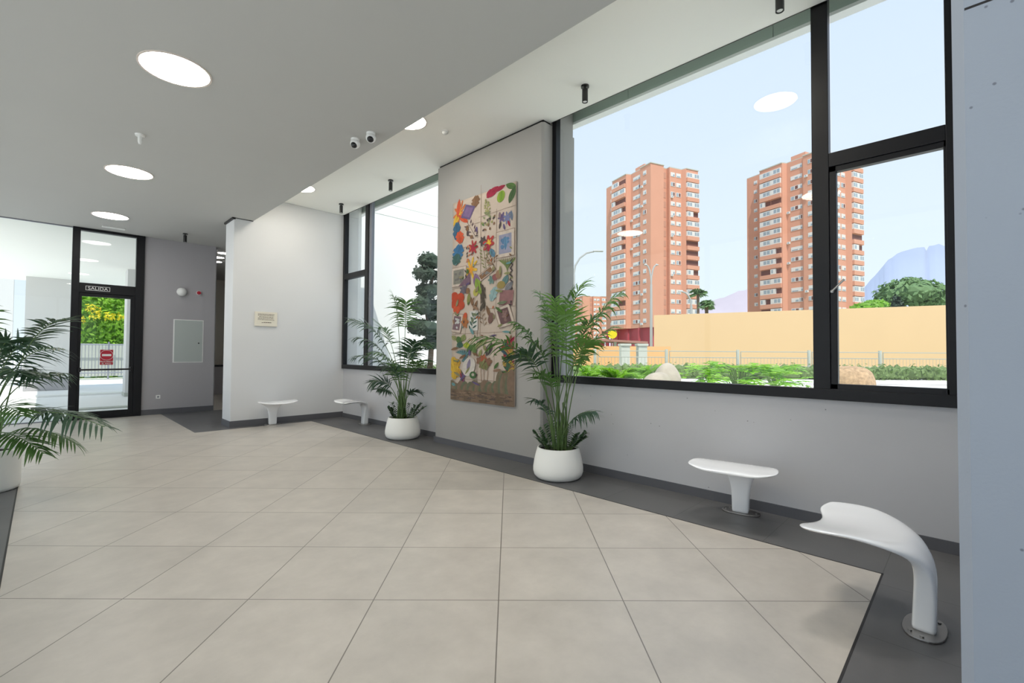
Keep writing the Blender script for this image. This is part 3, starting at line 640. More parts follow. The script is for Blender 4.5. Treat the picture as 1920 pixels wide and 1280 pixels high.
def sprig(cx, cy, w, h, c, n=9, rot=0, sz=9, seed=0):
    r = random.Random(seed); ca, sa = math.cos(rot), math.sin(rot)
    rc(cx, cy, 1.6, h, tuple(k*.7 for k in c), rot)
    for i in range(n):
        t = (i+.5)/n-.5; s = -1 if i % 2 else 1; a, b = s*w*.3*r.uniform(.7, 1.2), t*h
        leaf_(cx+a*ca-b*sa, cy+a*sa+b*ca, sz*.6, sz*1.9, c, rot+s*.7)
# seams of the cloth
sc_ = (.36, .27, .21)
for px, y0, y1 in ((240, 118, 860), (322, 240, 700), (158, 780, 860), (225, 850, 1150), (315, 860, 1100)): rc(px, (y0+y1)/2, 1.8, y1-y0, sc_)
for a, b, y, rt in ((160, 240, 270, -.02), (85, 410, 368, -.12), (240, 410, 215, -.05), (80, 150, 605, 0), (230, 405, 718, -.03), (80, 405, 845, -.02), (160, 320, 1090, 0), (80, 240, 495, -.05), (320, 410, 470, 0)): rc((a+b)/2, y, b-a, 2.2, sc_, rt*.6)
O = (.58, .17, .06); OR = (.62, .10, .04); BL = (.05, .14, .24); G = (.09, .17, .05); GL = (.28, .40, .05); Y = (.72, .45, .05); PU = (.14, .10, .22); BR = (.24, .13, .07); DK = (.09, .07, .07); CR = (.36, .025, .06); OL = (.30, .30, .13); TE = (.16, .33, .34)
lobed(210, 152, 44, 60, BR, .2); flower(118, 205, 66, 125, O, 9, .7, .2, (.75, .35, .08)); leaf_(104, 232, 26, 76, Y, .5); leaf_(140, 238, 24, 70, OR, -.8); leaf_(112, 180, 20, 90, OR, .1)
rc(168, 204, 52, 62, PU, .45); rc(168, 204, 36, 44, (.22, .14, .28), .45)
leaf_(300, 112, 34, 64, CR, 1.0); leaf_(336, 97, 20, 52, CR, 1.35); leaf_(284, 118, 26, 40, CR, .3); ell(343, 140, 34, 52, GL, .2); leaf_(345, 142, 22, 48, (.2, .34, .04), .1)
leaf_(392, 92, 26, 52, G, -1.0); leaf_(397, 138, 26, 72, (.07, .13, .05), .35)
for k in range(34):
    r = random.Random(k); h_ = r.uniform(0, 1); ell(272+r.uniform(-1, 1)*(8+22*h_), 150+h_*125, 7, 12, random.Random(k).choice([OL, (.36, .34, .14), (.22, .25, .12)]), r.uniform(-1, 1))
for k in range(16):
    r = random.Random(50+k); ell(250+r.uniform(0, 62), 235+r.uniform(0, 75), 8, 14, r.choice([G, DK, OL, BR]), r.uniform(-1, 1))
flower(348, 250, 36, 50, PU, 6, .5); flower(375, 255, 40, 60, (.18, .20, .36), 7, .6); leaf_(340, 290, 10, 34, DK, .2); leaf_(360, 300, 9, 30, PU, -.2); leaf_(395, 245, 12, 46, (.16, .2, .28), -.1); leaf_(383, 285, 9, 30, CR, -.3); leaf_(338, 238, 12, 30, (.3, .2, .22), 0)
sprig(190, 300, 70, 90, (.16, .10, .12), 10, -.5, 10, 3); ell(165, 290, 15, 28, BR); ell(168, 318, 12, 26, DK); ell(218, 300, 9, 26, PU); ell(190, 338, 16, 18, BR)
lobed(103, 300, 44, 92, BL, .05); lobed(122, 335, 46, 66, OR, -.2); lobed(113, 415, 62, 84, (.05, .17, .34), .25); lobed(103, 452, 54, 60, (.06, .14, .13), .3)
flower(200, 395, 50, 76, (.40, .05, .05), 7, .55, 0, CR); flower(252, 365, 36, 50, DK, 6, .4); flower(282, 378, 56, 80, (.42, .05, .05), 6, .45, .3, Y); ell(275, 400, 22, 34, CR); lobed(302, 430, 26, 46, (.12, .24, .34), -.4)
for k in range(14):
    r = random.Random(90+k); ell(160+r.uniform(0, 40), 380+r.uniform(0, 95), 6, 13, r.choice([BR, DK, O, OL]), r.uniform(-1, 1))
sprig(262, 450, 46, 110, OL, 12, -.15, 9, 5); sprig(290, 465, 44, 70, BR, 8, -.6, 8, 6)
framed(366, 388, 80, 118, (.30, .30, .40), (.10, .20, .34)); leaf_(368, 385, 14, 60, (.12, .26, .42), 0)
flower(188, 510, 66, 122, Y, 8, .72, .2, (.8, .3, .04)); framed(118, 545, 82, 96, (.25, .24, .20), (.18, .17, .16)); poly(150, 560, [(-30, 30), (30, -30), (34, 28)], (.2, .12, .16))
framed(270, 535, 92, 32, BR, (.2, .2, .2), -.55)
for k in range(11): leaf_(352+k*5, 500-abs(k-5)*3, 5, 66-abs(k-5)*4, (.22, .28, .10), (k-5)*.16)
for k in range(12): leaf_(396+2*math.sin(k), 478+k*15, 6, 24, DK, (-1)**k*.6)
leaf_(222, 575, 34, 80, (.25, .15, .26), -.2); leaf_(232, 600, 34, 84, (.25, .36, .06), -.3); ell(216, 632, 24, 36, (.5, .45, .1)); flower(150, 615, 46, 52, (.15, .13, .16), 7, .35); ell(172, 622, 20, 30, BR)
for k in range(9): leaf_(250+4*(k % 4), 605+k*13, 12, 44, (.10, .08, .06), (k % 3-1)*.35)
flower(300, 570, 34, 46, (.15, .25, .22), 6, .4); ell(318, 558, 26, 30, (.28, .10, .10)); ell(335, 545, 26, 40, (.34, .20, .12)); leaf_(368, 578, 26, 50, (.12, .22, .22), .4); ell(348, 600, 36, 34, (.32, .24, .08)); leaf_(385, 610, 24, 50, (.2, .2, .22), .7)
lobed(310, 645, 38, 70, (.30, .44, .44), .3); rc(373, 668, 58, 66, (.30, .15, .15), .1)
for dx, dy, s_ in ((-18, -28, 40), (18, -22, 40), (-14, 10, 44), (20, 18, 40), (-4, 40, 36), (0, -4, 44)): ell(112+dx, 678+dy, s_, s_*1.15, (OR, (.55, .14, .04), (.5, .07, .03))[(dx+dy) % 3], 0)
leaf_(178, 665, 18, 60, (.26, .26, .08), .1); leaf_(196, 680, 14, 44, BR, -.2); leaf_(215, 700, 12, 50, BR, .4)
framed(110, 790, 56, 92, (.22, .14, .16), (.6, .6, .58), .16); framed(365, 762, 70, 92, (.16, .09, .09), (.26, .16, .14), -.28)
rc(207, 780, 40, 92, (.66, .64, .60)); sprig(207, 780, 40, 92, (.06, .13, .10), 8, .3, 13, 8); flower(157, 785, 40, 70, (.45, .17, .06), 6, .4); ell(160, 750, 18, 26, OR)
leaf_(285, 735, 14, 60, BR, -.3); ell(298, 770, 24, 50, (.2, .11, .09), .2); sprig(255, 765, 36, 80, (.32, .22, .14), 7, -.2, 9, 2)
for cx, cy, w, h, c_, r in ((95, 868, 22, 34, OL, -.9), (125, 880, 30, 40, G, -.4), (150, 868, 26, 34, (.24, .28, .10), .3), (168, 908, 34, 30, (.4, .46, .05), 0), (130, 905, 34, 30, (.05, .12, .09), .2), (190, 925, 26, 50, G, .8), (212, 930, 22, 60, (.12, .2, .06), 0), (235, 905, 16, 52, OL, .7), (262, 890, 16, 48, OL, .8), (290, 930, 28, 66, DK, .4), (268, 925, 14, 34, OL, -.4), (244, 950, 14, 34, (.3, .32, .12), .3)): leaf_(cx, cy, w, h, c_, r)
for k in range(13): leaf_(140+k*2, 950+k*1.5, 8, 62, TE if k % 2 else (.10, .20, .22), -1.4+k*.18)
for dx, dy in ((-8, -38), (14, -26), (-16, -5), (8, 8), (-4, 34), (18, 24)): lobed(102+dx, 1028+dy, 36, 46, Y if dx < 10 else (.62, .36, .05), dx*.02)
for k in range(7): leaf_(146+k*2, 1085-k*3, 10, 74, (PU, (.35, .05, .12), DK)[k % 3], -.7+k*.24)
ell(182, 1020, 62, 92, (.66, .60, .54), .3); leaf_(182, 1012, 18, 60, (.26, .22, .32), .2); leaf_(176, 1040, 10, 44, OL, .6); ell(206, 1064, 34, 34, (.06, .14, .05)); ell(206, 1062, 14, 14, (.5, .44, .36))
for cx, cy in ((240, 990), (262, 978), (288, 996), (254, 1012), (272, 1018)): flower(cx, cy, 32, 40, ((.25, .13, .08), (.42, .12, .06), (.2, .2, .08))[cx % 3], 5, .3)
for cx in (250, 265, 284): rc(cx, 1070, 2, 110, BR, (cx-266)*.004)
rr_ = random.Random(9)
for k in range(46):
    cx = 400-abs(rr_.gauss(0, 26)); cy = rr_.uniform(885, 1100); leaf_(cx, cy, rr_.uniform(12, 22), rr_.uniform(34, 64), rr_.choice([CR, G, (.45, .30, .06), (.06, .13, .07), BR, (.3, .07, .05), (.05, .1, .13)]), rr_.uniform(-1, 1))
for k in range(30): cx = 84+k*11; ell(cx, 1122+abs(math.sin(k*1.3))*26-(cx > 330)*16, 40, 62+(cx > 340)*60, ((.20, .16, .10), (.15, .16, .10), (.24, .16, .11))[k % 3])
for k in range(8): rc(98+k*42, 1164+k*4.2, 46, 52, ((.17, .12, .08), (.22, .15, .10))[k % 2])
for k in range(60):
    cx = rr_.uniform(82, 405); rc(cx, rr_.uniform(1140, 1180)+(cx-80)*.1, rr_.uniform(8, 30), 3, rr_.choice([DK, (.3, .2, .14), (.12, .08, .06)]))
for k in range(40):
    cx, cy = rr_.uniform(90, 400), rr_.uniform(320, 1080); leaf_(cx, cy, 6, 15, rr_.choice([BR, OL, G, DK, O, TE]), rr_.uniform(-1.5, 1.5))
for k in range(34):
    cx, cy = rr_.uniform(88, 400), rr_.uniform(480, 1120); leaf_(cx, cy, rr_.uniform(8, 15), rr_.uniform(22, 46), rr_.choice([BR, OL, G, PU, (.30, .26, .14), (.33, .20, .13), TE, (.2, .24, .14)]), rr_.uniform(-1.5, 1.5))
pr.build('botanical_print', tp)

# ================================================================== OUTSIDE, EAST (garden, wall, towers)
GZ = .80
g = MB(); g.add([(5.5, -260, GZ), (900, -260, GZ), (900, 600, GZ), (30, 600, GZ), (30, 12.3, GZ), (5.5, 12.3, GZ)], [(0, 1, 2, 3, 4, 5)], m_gravel); struct('garden_ground', g)
# strip of paving and grass bands parallel to the boundary
def tq(pts, z, m, name):
    g = MB(); g.add([TW(*p, z) for p in pts], [tuple(range(len(pts)))], m); return struct(name, g)
tq([(-3.5, 12.2), (30, 12.2), (30, 13.6), (-3.5, 13.6)], GZ+.01, m_path, 'garden_path')
tq([(-9, 17.5), (160, 17.5), (900, 500), (-300, 500)], GZ+.012, m_grass, 'far_ground')
g = MB(); g.box(5.5, 16, 12.3, 12.6, 0, 9.5, m_extw); g.box(5.5, 16, 12.297, 12.3, 5.62, 5.635, m_fencep); g.box(6.6, 16, 12.297, 12.3, 5.98, 5.99, m_fencep); struct('wall_exterior', g)

def leafcloud(mb, c, r, n, size, m, rnd, hemi=False, flat=.5):
    for _ in range(n):
        while True:
            d = Vector((rnd.gauss(0, 1), rnd.gauss(0, 1), rnd.gauss(0, 1)))
            if d.length > .1: break
        d.normalize()
        if hemi and d.z < -.2: d.z = abs(d.z)
        k = rnd.uniform(.55, 1.0); p = Vector((c[0]+d.x*r[0]*k, c[1]+d.y*r[1]*k, c[2]+d.z*r[2]*k))
        nr = (d+Vector((rnd.uniform(-1, 1), rnd.uniform(-1, 1), rnd.uniform(-.4, 1.2)))*flat*1.6).normalized(); a = nr.orthogonal().normalized(); a = Matrix.Rotation(rnd.uniform(0, 6.28), 3, nr)@a; b = nr.cross(a)
        s = size*rnd.uniform(.6, 1.3); mb.add([p-a*s, p-b*s*.5, p+a*s, p+b*s*.5], [(0, 1, 2, 3)], m)
def blob(mb, c, r, m, rnd, n=2, amp=.14):
    bm = bmesh.new(); bmesh.ops.create_icosphere(bm, subdivisions=n+1, radius=1); off = rnd.uniform(0, 50)
    vs = []
    for v in bm.verts:
        k = 1+amp*(math.sin(v.co.x*3.1+off)+math.sin(v.co.y*4.3+off*2)+math.sin(v.co.z*3.7+off*3))/2; vs.append((c[0]+v.co.x*r[0]*k, c[1]+v.co.y*r[1]*k, c[2]+v.co.z*r[2]*k))
    mb.add(vs, [tuple(l.vert.index for l in f.loops) for f in bm.faces], m); bm.free()

# boulder and rocks
rnd = random.Random(4)
def rock(name, px, py, D, r, m, label, grp=None):
    p = dep(px, py, D); b = MB(); blob(b, (0, 0, 0), r, m, rnd, 3, .10); o = b.build(name, None, smooth=True); o.location = (p.x, p.y, GZ+r[2]*.82); tag(o, label, 'rock', grp); return o
rock('boulder', 1590, 712, 9.5, (.46, .46, .31), m_rock, 'large rounded tan boulder on the white gravel seen through the right-hand pane')
rock('garden_rock', 1232, 714, 9.0, (.34, .25, .24), m_rock2, 'pale rock between the fern and the big-leaved plant, the leftmost of the pale rocks', 'pale garden rocks')
rock('garden_rock', 1250, 700, 10.4, (.30, .3, .30), m_rock2, 'pale rock between the fern and the big-leaved plant, the tallest of the pale rocks', 'pale garden rocks')
rock('garden_rock', 1296, 722, 8.0, (.24, .16, .15), m_rock2, 'low pale rock half under the big leaves at the left side of the large plant', 'pale garden rocks')
rock('garden_rock', 1122, 703, 12.0, (.35, .3, .2), m_rock2, 'pale rock behind the left edge of the fern', 'pale garden rocks')
# big-leaved philodendrons
def phil_leaf(mb, p, d, L, rnd, m):
    d = Vector(d).normalized(); s = d.cross(Vector((0, 0, 1))).normalized(); up = s.cross(d)
    n = 5; out = []
    for sg in (1, -1):
        seq = range(n) if sg == 1 else range(n-1, -1, -1)
        for k in seq:
            t0 = .02+.9*k/n; wd = .50*math.sin(math.pi*(.18+.75*(k+.5)/n))**.8
            a = [(t0, .09), (t0+.07, wd), (t0+.17, wd*.9), (t0+.15, .14)]
            if sg == -1: a = a[::-1]
            out += [(t, w*sg) for t, w in a]
        if sg == 1: out.append((1.08, 0))
    pts = [p+d*(L*t)+s*(L*w)+up*(-.30*L*t*t-.35*L*w*w) for t, w in out]; c = [p+d*(L*t)+up*(-.30*L*t*t) for t in (.1, .5, .9)]
    N = len(pts); vs = c+pts; fs = []
    for i in range(N):
        j = (i+1) % N; tt = out[i][0]; ci = 0 if tt < .33 else (1 if tt < .72 else 2); fs.append((ci, 3+i, 3+j))
    h = N//2; mb.add(vs, fs, m)
def philodendron(px, py, D, n, L, label, seed, m=m_phil, R=.5):
    p = dep(px, py, D); rnd = random.Random(seed); o = empty('philodendron', (p.x, p.y, GZ), label=label, cat='plant', group='big-leaved plants in the window bed')
    st = MB(); lf = MB()
    for i in range(n):
        a = rnd.uniform(0, 6.28); el = rnd.uniform(.1, 1.2); b = Vector((math.cos(a)*math.cos(el)*R, math.sin(a)*math.cos(el)*R, .12+math.sin(el)*R*.85))
        st.tube([Vector((0, 0, 0)), Vector((b.x*.4, b.y*.4, b.z*.9)), b], [.012, .009, .006], m_stem, n=5)
        phil_leaf(lf, b, (math.cos(a), math.sin(a), rnd.uniform(-.15, .55)), L*rnd.uniform(.75, 1.15), rnd, m if rnd.random() < .7 else m_phil2)
    st.build('stem_cluster', o); lf.build('leaf_cluster', o)
philodendron(1385, 716, 8.5, 54, .46, 'bright green big-leaved plant right of the pale rocks, the largest in the bed', 1, R=.58)
philodendron(1330, 700, 10.9, 30, .40, 'big-leaved plant behind the low pale rock, left of the largest one', 2, m_phil2, R=.5)
philodendron(1452, 700, 10.4, 28, .42, 'big-leaved plant at the right end of the bed, toward the boulder', 3, R=.5)
def fern(px, py, D, n, label, seed, R=.6):
    p = dep(px, py, D); rnd = random.Random(seed); o = empty('fern_bush', (p.x, p.y, GZ), label=label, cat='plant', group='ferny bushes in the window bed')
    mb = MB()
    for i in range(n):
        a = rnd.uniform(0, 6.28); r = R*rnd.uniform(.5, 1); tip = Vector((math.cos(a)*r, math.sin(a)*r, rnd.uniform(.12, .5)))
        frond_mesh(mb, (0, 0, 0), tip, .2, rnd, m_fern, nl=14, ll=.14, start=.2, droop=.3, width=.03)
    mb.build('leaf_cluster', o)
fern(1158, 704, 9.6, 40, 'bright green feathery bush at the left end of the window bed, behind the palm', 6)
fern(1105, 704, 11.0, 22, 'lower feathery bush partly behind the palm fronds', 8, .5)
fern(1212, 690, 12.2, 24, 'taller feathery plant behind the leftmost pale rock', 9, .5)

# hedge, fence and boundary
hd = MB(); rnd = random.Random(12)
for i in range(95):
    X_ = .8+i*.24; 
    blob(hd, TW(X_, 14.65, GZ+.2), (.26, .26, .24), m_hedge, rnd, 0, .2); leafcloud(hd, TW(X_, 14.6+rnd.uniform(-.2, .2), GZ+.22), (.28, .28, .30), 46, .055, m_hedge, rnd)
o = hd.build('low_hedge', None); tag(o, 'long low clipped hedge along the foot of the pale metal fence', 'hedge')
def garden_fence(x0, x1, Y_, label):
    o = empty('garden_fence', TW((x0+x1)/2, Y_, GZ), label=label, cat='fence'); L0 = o.location
    P = lambda x, z: TW(x, Y_, z)-L0
    n = 0; x = x0
    while x < x1-.1:
        a, b = x+.12, min(x+2.35, x1)-.02; m = MB()
        for z in (GZ+.86, GZ+.66, GZ+.06): m.cyl(P(a, z), P(b, z), .014, m_fence, n=5)
        for e_ in (a, b): m.cyl(P(e_, GZ+.02), P(e_, GZ+.86), .014, m_fence, n=5)
        k = a+.11
        while k < b: m.cyl(P(k, GZ+.06), P(k, GZ+.66), .0055, m_fence, n=4); k += .11
        m.build('fence_panel', o); q = MB(); q.cyl(P(x+.02, GZ), P(x+.02, GZ+.92), .05, m_fencep, n=8); q.build('fence_post', o); x += 2.35
    return o
garden_fence(2.8, 14.6, 15.2, 'pale metal railing fence in front of the peach wall, beyond the low hedge')
# stone posts and the orange wall on the left
def stone_post(px, D, label, h=1.05):
    p = dep(px, 660, D); b = MB(); b.box(-.16, .16, -.16, .16, 0, h, m_fencep); b.box(-.2, .2, -.2, .2, h, h+.08, m_fencep); o = b.build('stone_post', None, bevel=.01); o.location = (p.x, p.y, GZ); o.rotation_euler = (0, 0, .8); tag(o, label, 'post', 'boundary posts')
stone_post(1171, 17, 'pale boundary post nearer the palm, in front of the orange wall')
stone_post(1203, 17, 'pale boundary post nearer the peach wall')
g = MB(); a, b_, t_ = TW(1.5, 24.6), TW(8.3, 24.6), TW(0, .3)-TW(0, 0)
def twall(mb, x0, x1, y, z0, z1, m, th=.4): mb.add([TW(x0, y, z0), TW(x1, y, z0), TW(x1, y+th, z0), TW(x0, y+th, z0), TW(x0, y, z1), TW(x1, y, z1), TW(x1, y+th, z1), TW(x0, y+th, z1)], [(0, 3, 2, 1), (4, 5, 6, 7), (0, 1, 5, 4), (1, 2, 6, 5), (2, 3, 7, 6), (3, 0, 4, 7)], m)
twall(g, -.5, 8.6, 24.6, 0, 1.95, m_orange); o = g.build('orange_wall', None); tag(o, 'low orange rendered boundary wall at the left of the big pane', 'wall')
# pergola roof with pillars in front of the far tower
o = empty('pergola', TW(6.2, 34, GZ), label='long flat brown canopy roof on short posts behind the orange wall', cat='canopy'); L0 = o.location
m = MB(); m.add([TW(x, y, z)-L0 for x, y, z in ((3.5, 32, 2.55), (9.6, 32, 2.25), (9.6, 35, 2.25), (3.5, 35, 2.55), (3.5, 32, 2.70), (9.6, 32, 2.40), (9.6, 35, 2.40), (3.5, 35, 2.70))], [(0, 3, 2, 1), (4, 5, 6, 7), (0, 1, 5, 4), (1, 2, 6, 5), (2, 3, 7, 6), (3, 0, 4, 7)], mat('brown_canopy', (.34, .17, .14), .8)); m.build('roof', o)
for x in (4.2, 5.8, 7.4, 9.0):
    m = MB(); m.cyl(TW(x, 32.3, GZ)-L0, TW(x, 32.3, 2.4)-L0, .11, m_fencep, n=8); m.build('post', o)
# peach wall building: top edge falls slightly to the left
g = MB()
pA = hit(1232, 590, 2, 4.2); 
def tdep(px, D): return (px-960)/869.03*D
yA, yB = 32.0, 28.5
P4 = [TW(tdep(1232, yA), yA), TW(tdep(1990, yB), yB), TW(tdep(1990, yB)+2, yB+8), TW(tdep(1232, yA+8)+.6, yA+8)]
zt = [1.59+yA*(661.5-590)/869, 1.59+yB*(667-564)/869]
vs = [(p.x, p.y, 0) for p in P4]+[(P4[0].x, P4[0].y, zt[0]), (P4[1].x, P4[1].y, zt[1]), (P4[2].x, P4[2].y, zt[1]), (P4[3].x, P4[3].y, zt[0])]
g.add(vs, [(0, 3, 2, 1), (4, 5, 6, 7), (0, 1, 5, 4), (1, 2, 6, 5), (2, 3, 7, 6), (3, 0, 4, 7)], m_peach); o = g.build('peach_building', None); tag(o, 'long windowless peach rendered building behind the garden fence', 'building')

# ------------------------------------------------------------------ brick towers
FH, NF, TH = 2.78, 16, 54
def tower(loc, ang, label, name='apartment_tower', seed=0, floors=NF, scale=1, grp=None):
    """local x: along the right-hand face, local y: along the left-hand face, origin at the near corner"""
    rnd = random.Random(seed); o = empty(name, loc, ang, label=label, cat='building', group=grp); o.scale = (scale,)*3
    foot = [(0, 0), (4.6, 0), (4.6, 1.4), (6.9, 1.4), (6.9, .2), (11.3, .2), (11.8, -1.0), (16.4, -1.0), (16.9, 3), (16.9, 20), (12, 23), (2.5, 23), (.9, 22), (.9, 16.8), (-.9, 16.4), (-.9, 9.6), (.5, 9.2), (.5, 4.6), (0, 4.4)]
    H0, H1 = 8.6, 8.6+floors*FH+1.0
    b = MB(); b.prism(foot, H0, H1, m_brick)
    if floors > 10: b.box(2, 4.2, 5, 9, H1, H1+2.0, m_brick)
    b.build('brick_shell', o)
    b = MB(); b.prism([(x*1.004+(-.15 if x <= 0 else .1), y*1.004+(-.15 if y <= 0 else 0)) for x, y in foot], H1, H1+.25, m_fencep); b.build('roof_edge', o)
    b = MB(); b.prism([(1.2, 1.2), (15, 1.2), (15, 20), (1.2, 20)], 0, H0, m_crim)
    for x in (0.1, 5, 10, 15.4): b.box(x, x+.5, .1, .6, 0, H0, m_crim)
    for y in (5, 10, 15, 20): b.box(.1, .6, y, y+.5, 0, H0, m_crim)
    b.build('ground_floor', o)
    # shared meshes
    def wmesh(w_, h_, kind):
        m = MB(); m.box(0, w_, -.06, .02, 0, h_, m_twhite)
        if kind == 0: m.box(w_*.08, w_*.48, -.08, -.05, h_*.1, h_*.9, m_twhite); m.box(w_*.54, w_*.92, -.08, -.05, h_*.1, h_*.55, m_tglass)
        elif kind == 1: m.box(w_*.12, w_*.88, -.08, -.05, h_*.1, h_*.35, m_tglass)
        else: m.box(w_*.08, w_*.44, -.08, -.05, h_*.1, h_*.9, m_tglass); m.box(w_*.56, w_*.92, -.08, -.05, h_*.1, h_*.9, m_tdark)
        return m.build('window')
    def bmesh_(w_, kind):
        m = MB()
        if kind == 'glazed':
            m.box(0, w_, -.5, .02, 0, 1.45, m_twhite); n = int(w_/.8)
            for k in range(n): m.box(k*w_/n+.1, (k+1)*w_/n-.1, -.52, -.5, .3, 1.25, m_tglass if (k*7+int(w_*3)) % 3 else m_twhite)
            m.box(-.05, w_+.05, -.55, .02, -1.15, 0, m_brick)
        elif kind == 'half':
            m.box(0, w_*.5, -.5, .02, 0, 1.45, m_twhite); m.box(w_*.5, w_, -.03, .02, 0, 1.45, m_tdark); m.box(.3, w_*.25, -.52, -.5, .3, 1.25, m_tglass)
            m.box(-.05, w_+.05, -.55, .02, -1.15, 0, m_brick)
        else:
            m.box(0, w_, -.03, .02, 0, 1.45, m_tdark); m.box(-.05, w_+.05, -.55, .02, -1.15, 0, m_brick)
        return m.build('balcony')
    LR = Matrix.Rotation(-math.pi/2, 4, 'Z')   # left-hand face: outward -x
    cols = [('L', -0.02, 3.1, 1.3, 1.15), ('L', .48, 8.1, 2.2, 1.1), ('L', .48, 5.9, 1.0, 1.1), ('L', .88, 19.6, 1.1, 1.0), ('R', 7.3, .18, 1.5, 1.2), ('R', 9.3, .18, 1.7, 1.2)]
    for side, a, b2, w_, h_ in cols:
        protos = [wmesh(w_, h_, k) for k in range(3)]; used = [False]*3
        for f in range(floors):
            k = rnd.choice([0, 1, 1, 2, 0]); q = protos[k] if not used[k] else protos[k].copy()
            if used[k]: COL.objects.link(q)
            used[k] = True; q.parent = o; z = H0+1.3+f*FH
            q.matrix_basis = Matrix.Translation((a, b2, z))@(LR if side == 'L' else Matrix.Identity(4))
        for k in range(3):
            if not used[k]: bpy.data.objects.remove(protos[k])
    for side, a, b2, w_ in (('L', -.9, 16.1, 3.1), ('L', -.9, 12.9, 3.0), ('R', 11.9, -1.0, 4.4)):
        kinds = ['glazed', 'half', 'open']; protos = [bmesh_(w_, k) for k in kinds]; used = [False]*3
        for f in range(floors):
            k = rnd.choice([0, 0, 0, 1, 0, 2]); q = protos[k] if not used[k] else protos[k].copy()
            if used[k]: COL.objects.link(q)
            used[k] = True; q.parent = o; z = H0+1.15+f*FH
            q.matrix_basis = Matrix.Translation((a, b2, z))@(LR if side == 'L' else Matrix.Identity(4))
        for k in range(3):
            if not used[k]: bpy.data.objects.remove(protos[k])
    # recessed stair windows and air conditioners
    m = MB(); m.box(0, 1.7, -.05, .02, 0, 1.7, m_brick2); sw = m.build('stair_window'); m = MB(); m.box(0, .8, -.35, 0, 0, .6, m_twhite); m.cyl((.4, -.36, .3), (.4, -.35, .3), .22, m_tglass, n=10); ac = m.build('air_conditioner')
    for f in range(floors):
        q = sw if f == 0 else sw.copy()
        if f: COL.objects.link(q)
        q.parent = o; q.matrix_basis = Matrix.Translation((4.95, 1.4, H0+.9+f*FH))
    for n_, (f, side, a, b2) in enumerate([(0, 'L', 0, 4.0), (3, 'L', 0, 3.9), (12, 'L', 0, 3.9), (14, 'L', 0, 3.9), (5, 'R', 7.2, .2), (9, 'R', 7.2, .2), (11, 'R', 7.2, .2), (6, 'L', .5, 9.1), (8, 'L', .5, 9.1), (11, 'L', .5, 9.1), (13, 'R', 7.2, .2)]):
        if f >= floors: f = n_ % floors
        q = ac if n_ == 0 else ac.copy()
        if n_: COL.objects.link(q)
        q.parent = o; q.matrix_basis = Matrix.Translation((a, b2, H0+.7+f*FH))@(LR if side == 'L' else Matrix.Identity(4))
    return o
# left-hand face runs away to the left: angle of local y in tile axes
def tower_at(px, D, dl, **k):
    p = TW(tdep(px, D), D, GZ-.6); A = math.atan2(dl[1], dl[0]); d = TW(*dl)-TW(0, 0); ang = math.atan2(d.y, d.x)-math.pi/2
    return tower(p, ang, **k)
tower_at(1226, 127, (-.40, .917), label='brick apartment tower with white balconies, left of the two behind the peach building', seed=3, grp='brick apartment towers')
tower_at(1548, 118, (-.42, .907), label='brick apartment tower with white balconies, right one, crossed by the black window mullion', seed=8, grp='brick apartment towers')
tower_at(1098, 270, (-.30, .95), label='distant lower brick block at the left of the big pane, partly behind the palm', seed=5, floors=9, grp='brick apartment towers')

# ------------------------------------------------------------------ hills
def ridge(name, prof, D, m, label, base=700, thick=300):
    vs = []; n = len(prof)
    for px, py in prof: vs.append(dep(px, py, D))
    for px, py in prof: q = dep(px, base, D*.8); vs.append(Vector((q.x, q.y, 0)))
    for px, py in prof: q = dep(px, py, D*1.25); vs.append(Vector((q.x, q.y, 0)))
    fs = [(i, i+1, n+i+1, n+i) for i in range(n-1)]+[(i+1, i, 2*n+i, 2*n+i+1) for i in range(n-1)]
    b = MB(); b.add(vs, fs, m); o = b.build(name, None, smooth=True); tag(o, label, 'mountain'); return o
rg = random.Random(2)
def rough(prof, step=8, amp=2.0):
    out = []
    for (a, b), (c_, d_) in zip(prof, prof[1:]):
        n = max(1, int((c_-a)/step)); out += [(a+(c_-a)*k/n, b+(d_-b)*k/n+(rg.uniform(-amp, amp) if k else 0)) for k in range(n)]
    return out+[prof[-1]]
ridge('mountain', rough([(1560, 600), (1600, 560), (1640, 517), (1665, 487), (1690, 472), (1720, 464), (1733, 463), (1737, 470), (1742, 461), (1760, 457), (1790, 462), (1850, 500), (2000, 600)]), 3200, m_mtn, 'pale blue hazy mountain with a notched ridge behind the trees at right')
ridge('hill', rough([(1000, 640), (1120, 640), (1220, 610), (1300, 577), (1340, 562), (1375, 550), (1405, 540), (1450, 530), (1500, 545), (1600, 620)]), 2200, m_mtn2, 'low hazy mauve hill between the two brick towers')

# ------------------------------------------------------------------ trees beyond the wall
def tree(px, D, ztop, r, label, seed, m=m_tree, name='tree', n=900, size=.35, trunk=.2):
    p = dep(px, 660, D); rnd = random.Random(seed); o = empty(name, (p.x, p.y, GZ), label=label, cat='tree')
    b = MB(); H_ = ztop-GZ; b.tube([(0, 0, 0), (.1, 0, H_*.4), (0, .1, H_*.8)], [trunk, trunk*.7, trunk*.3], m_bark, n=8); b.build('trunk', o, smooth=True)
    b = MB(); k = 7
    for i in range(k):
        a = 6.28*i/k; leafcloud(b, (math.cos(a)*r[0]*.45, math.sin(a)*r[0]*.45, H_-r[1]*rnd.uniform(.9, 1.3)), (r[0]*.6, r[0]*.6, r[1]*.8), n//k, size, m, rnd)
    leafcloud(b, (0, 0, H_-r[1]*.75), (r[0]*.6, r[0]*.6, r[1]*.75), n//3, size, m, rnd); blob(b, (0, 0, H_-r[1]*1.05), (r[0]*.72, r[0]*.72, r[1]*.75), m, rnd, 2, .3)
    b.build('crown', o); return o
tree(1708, 52, 10.4, (3.3, 1.9), 'broad hazy green tree behind the peach building at right', 3, n=2200)
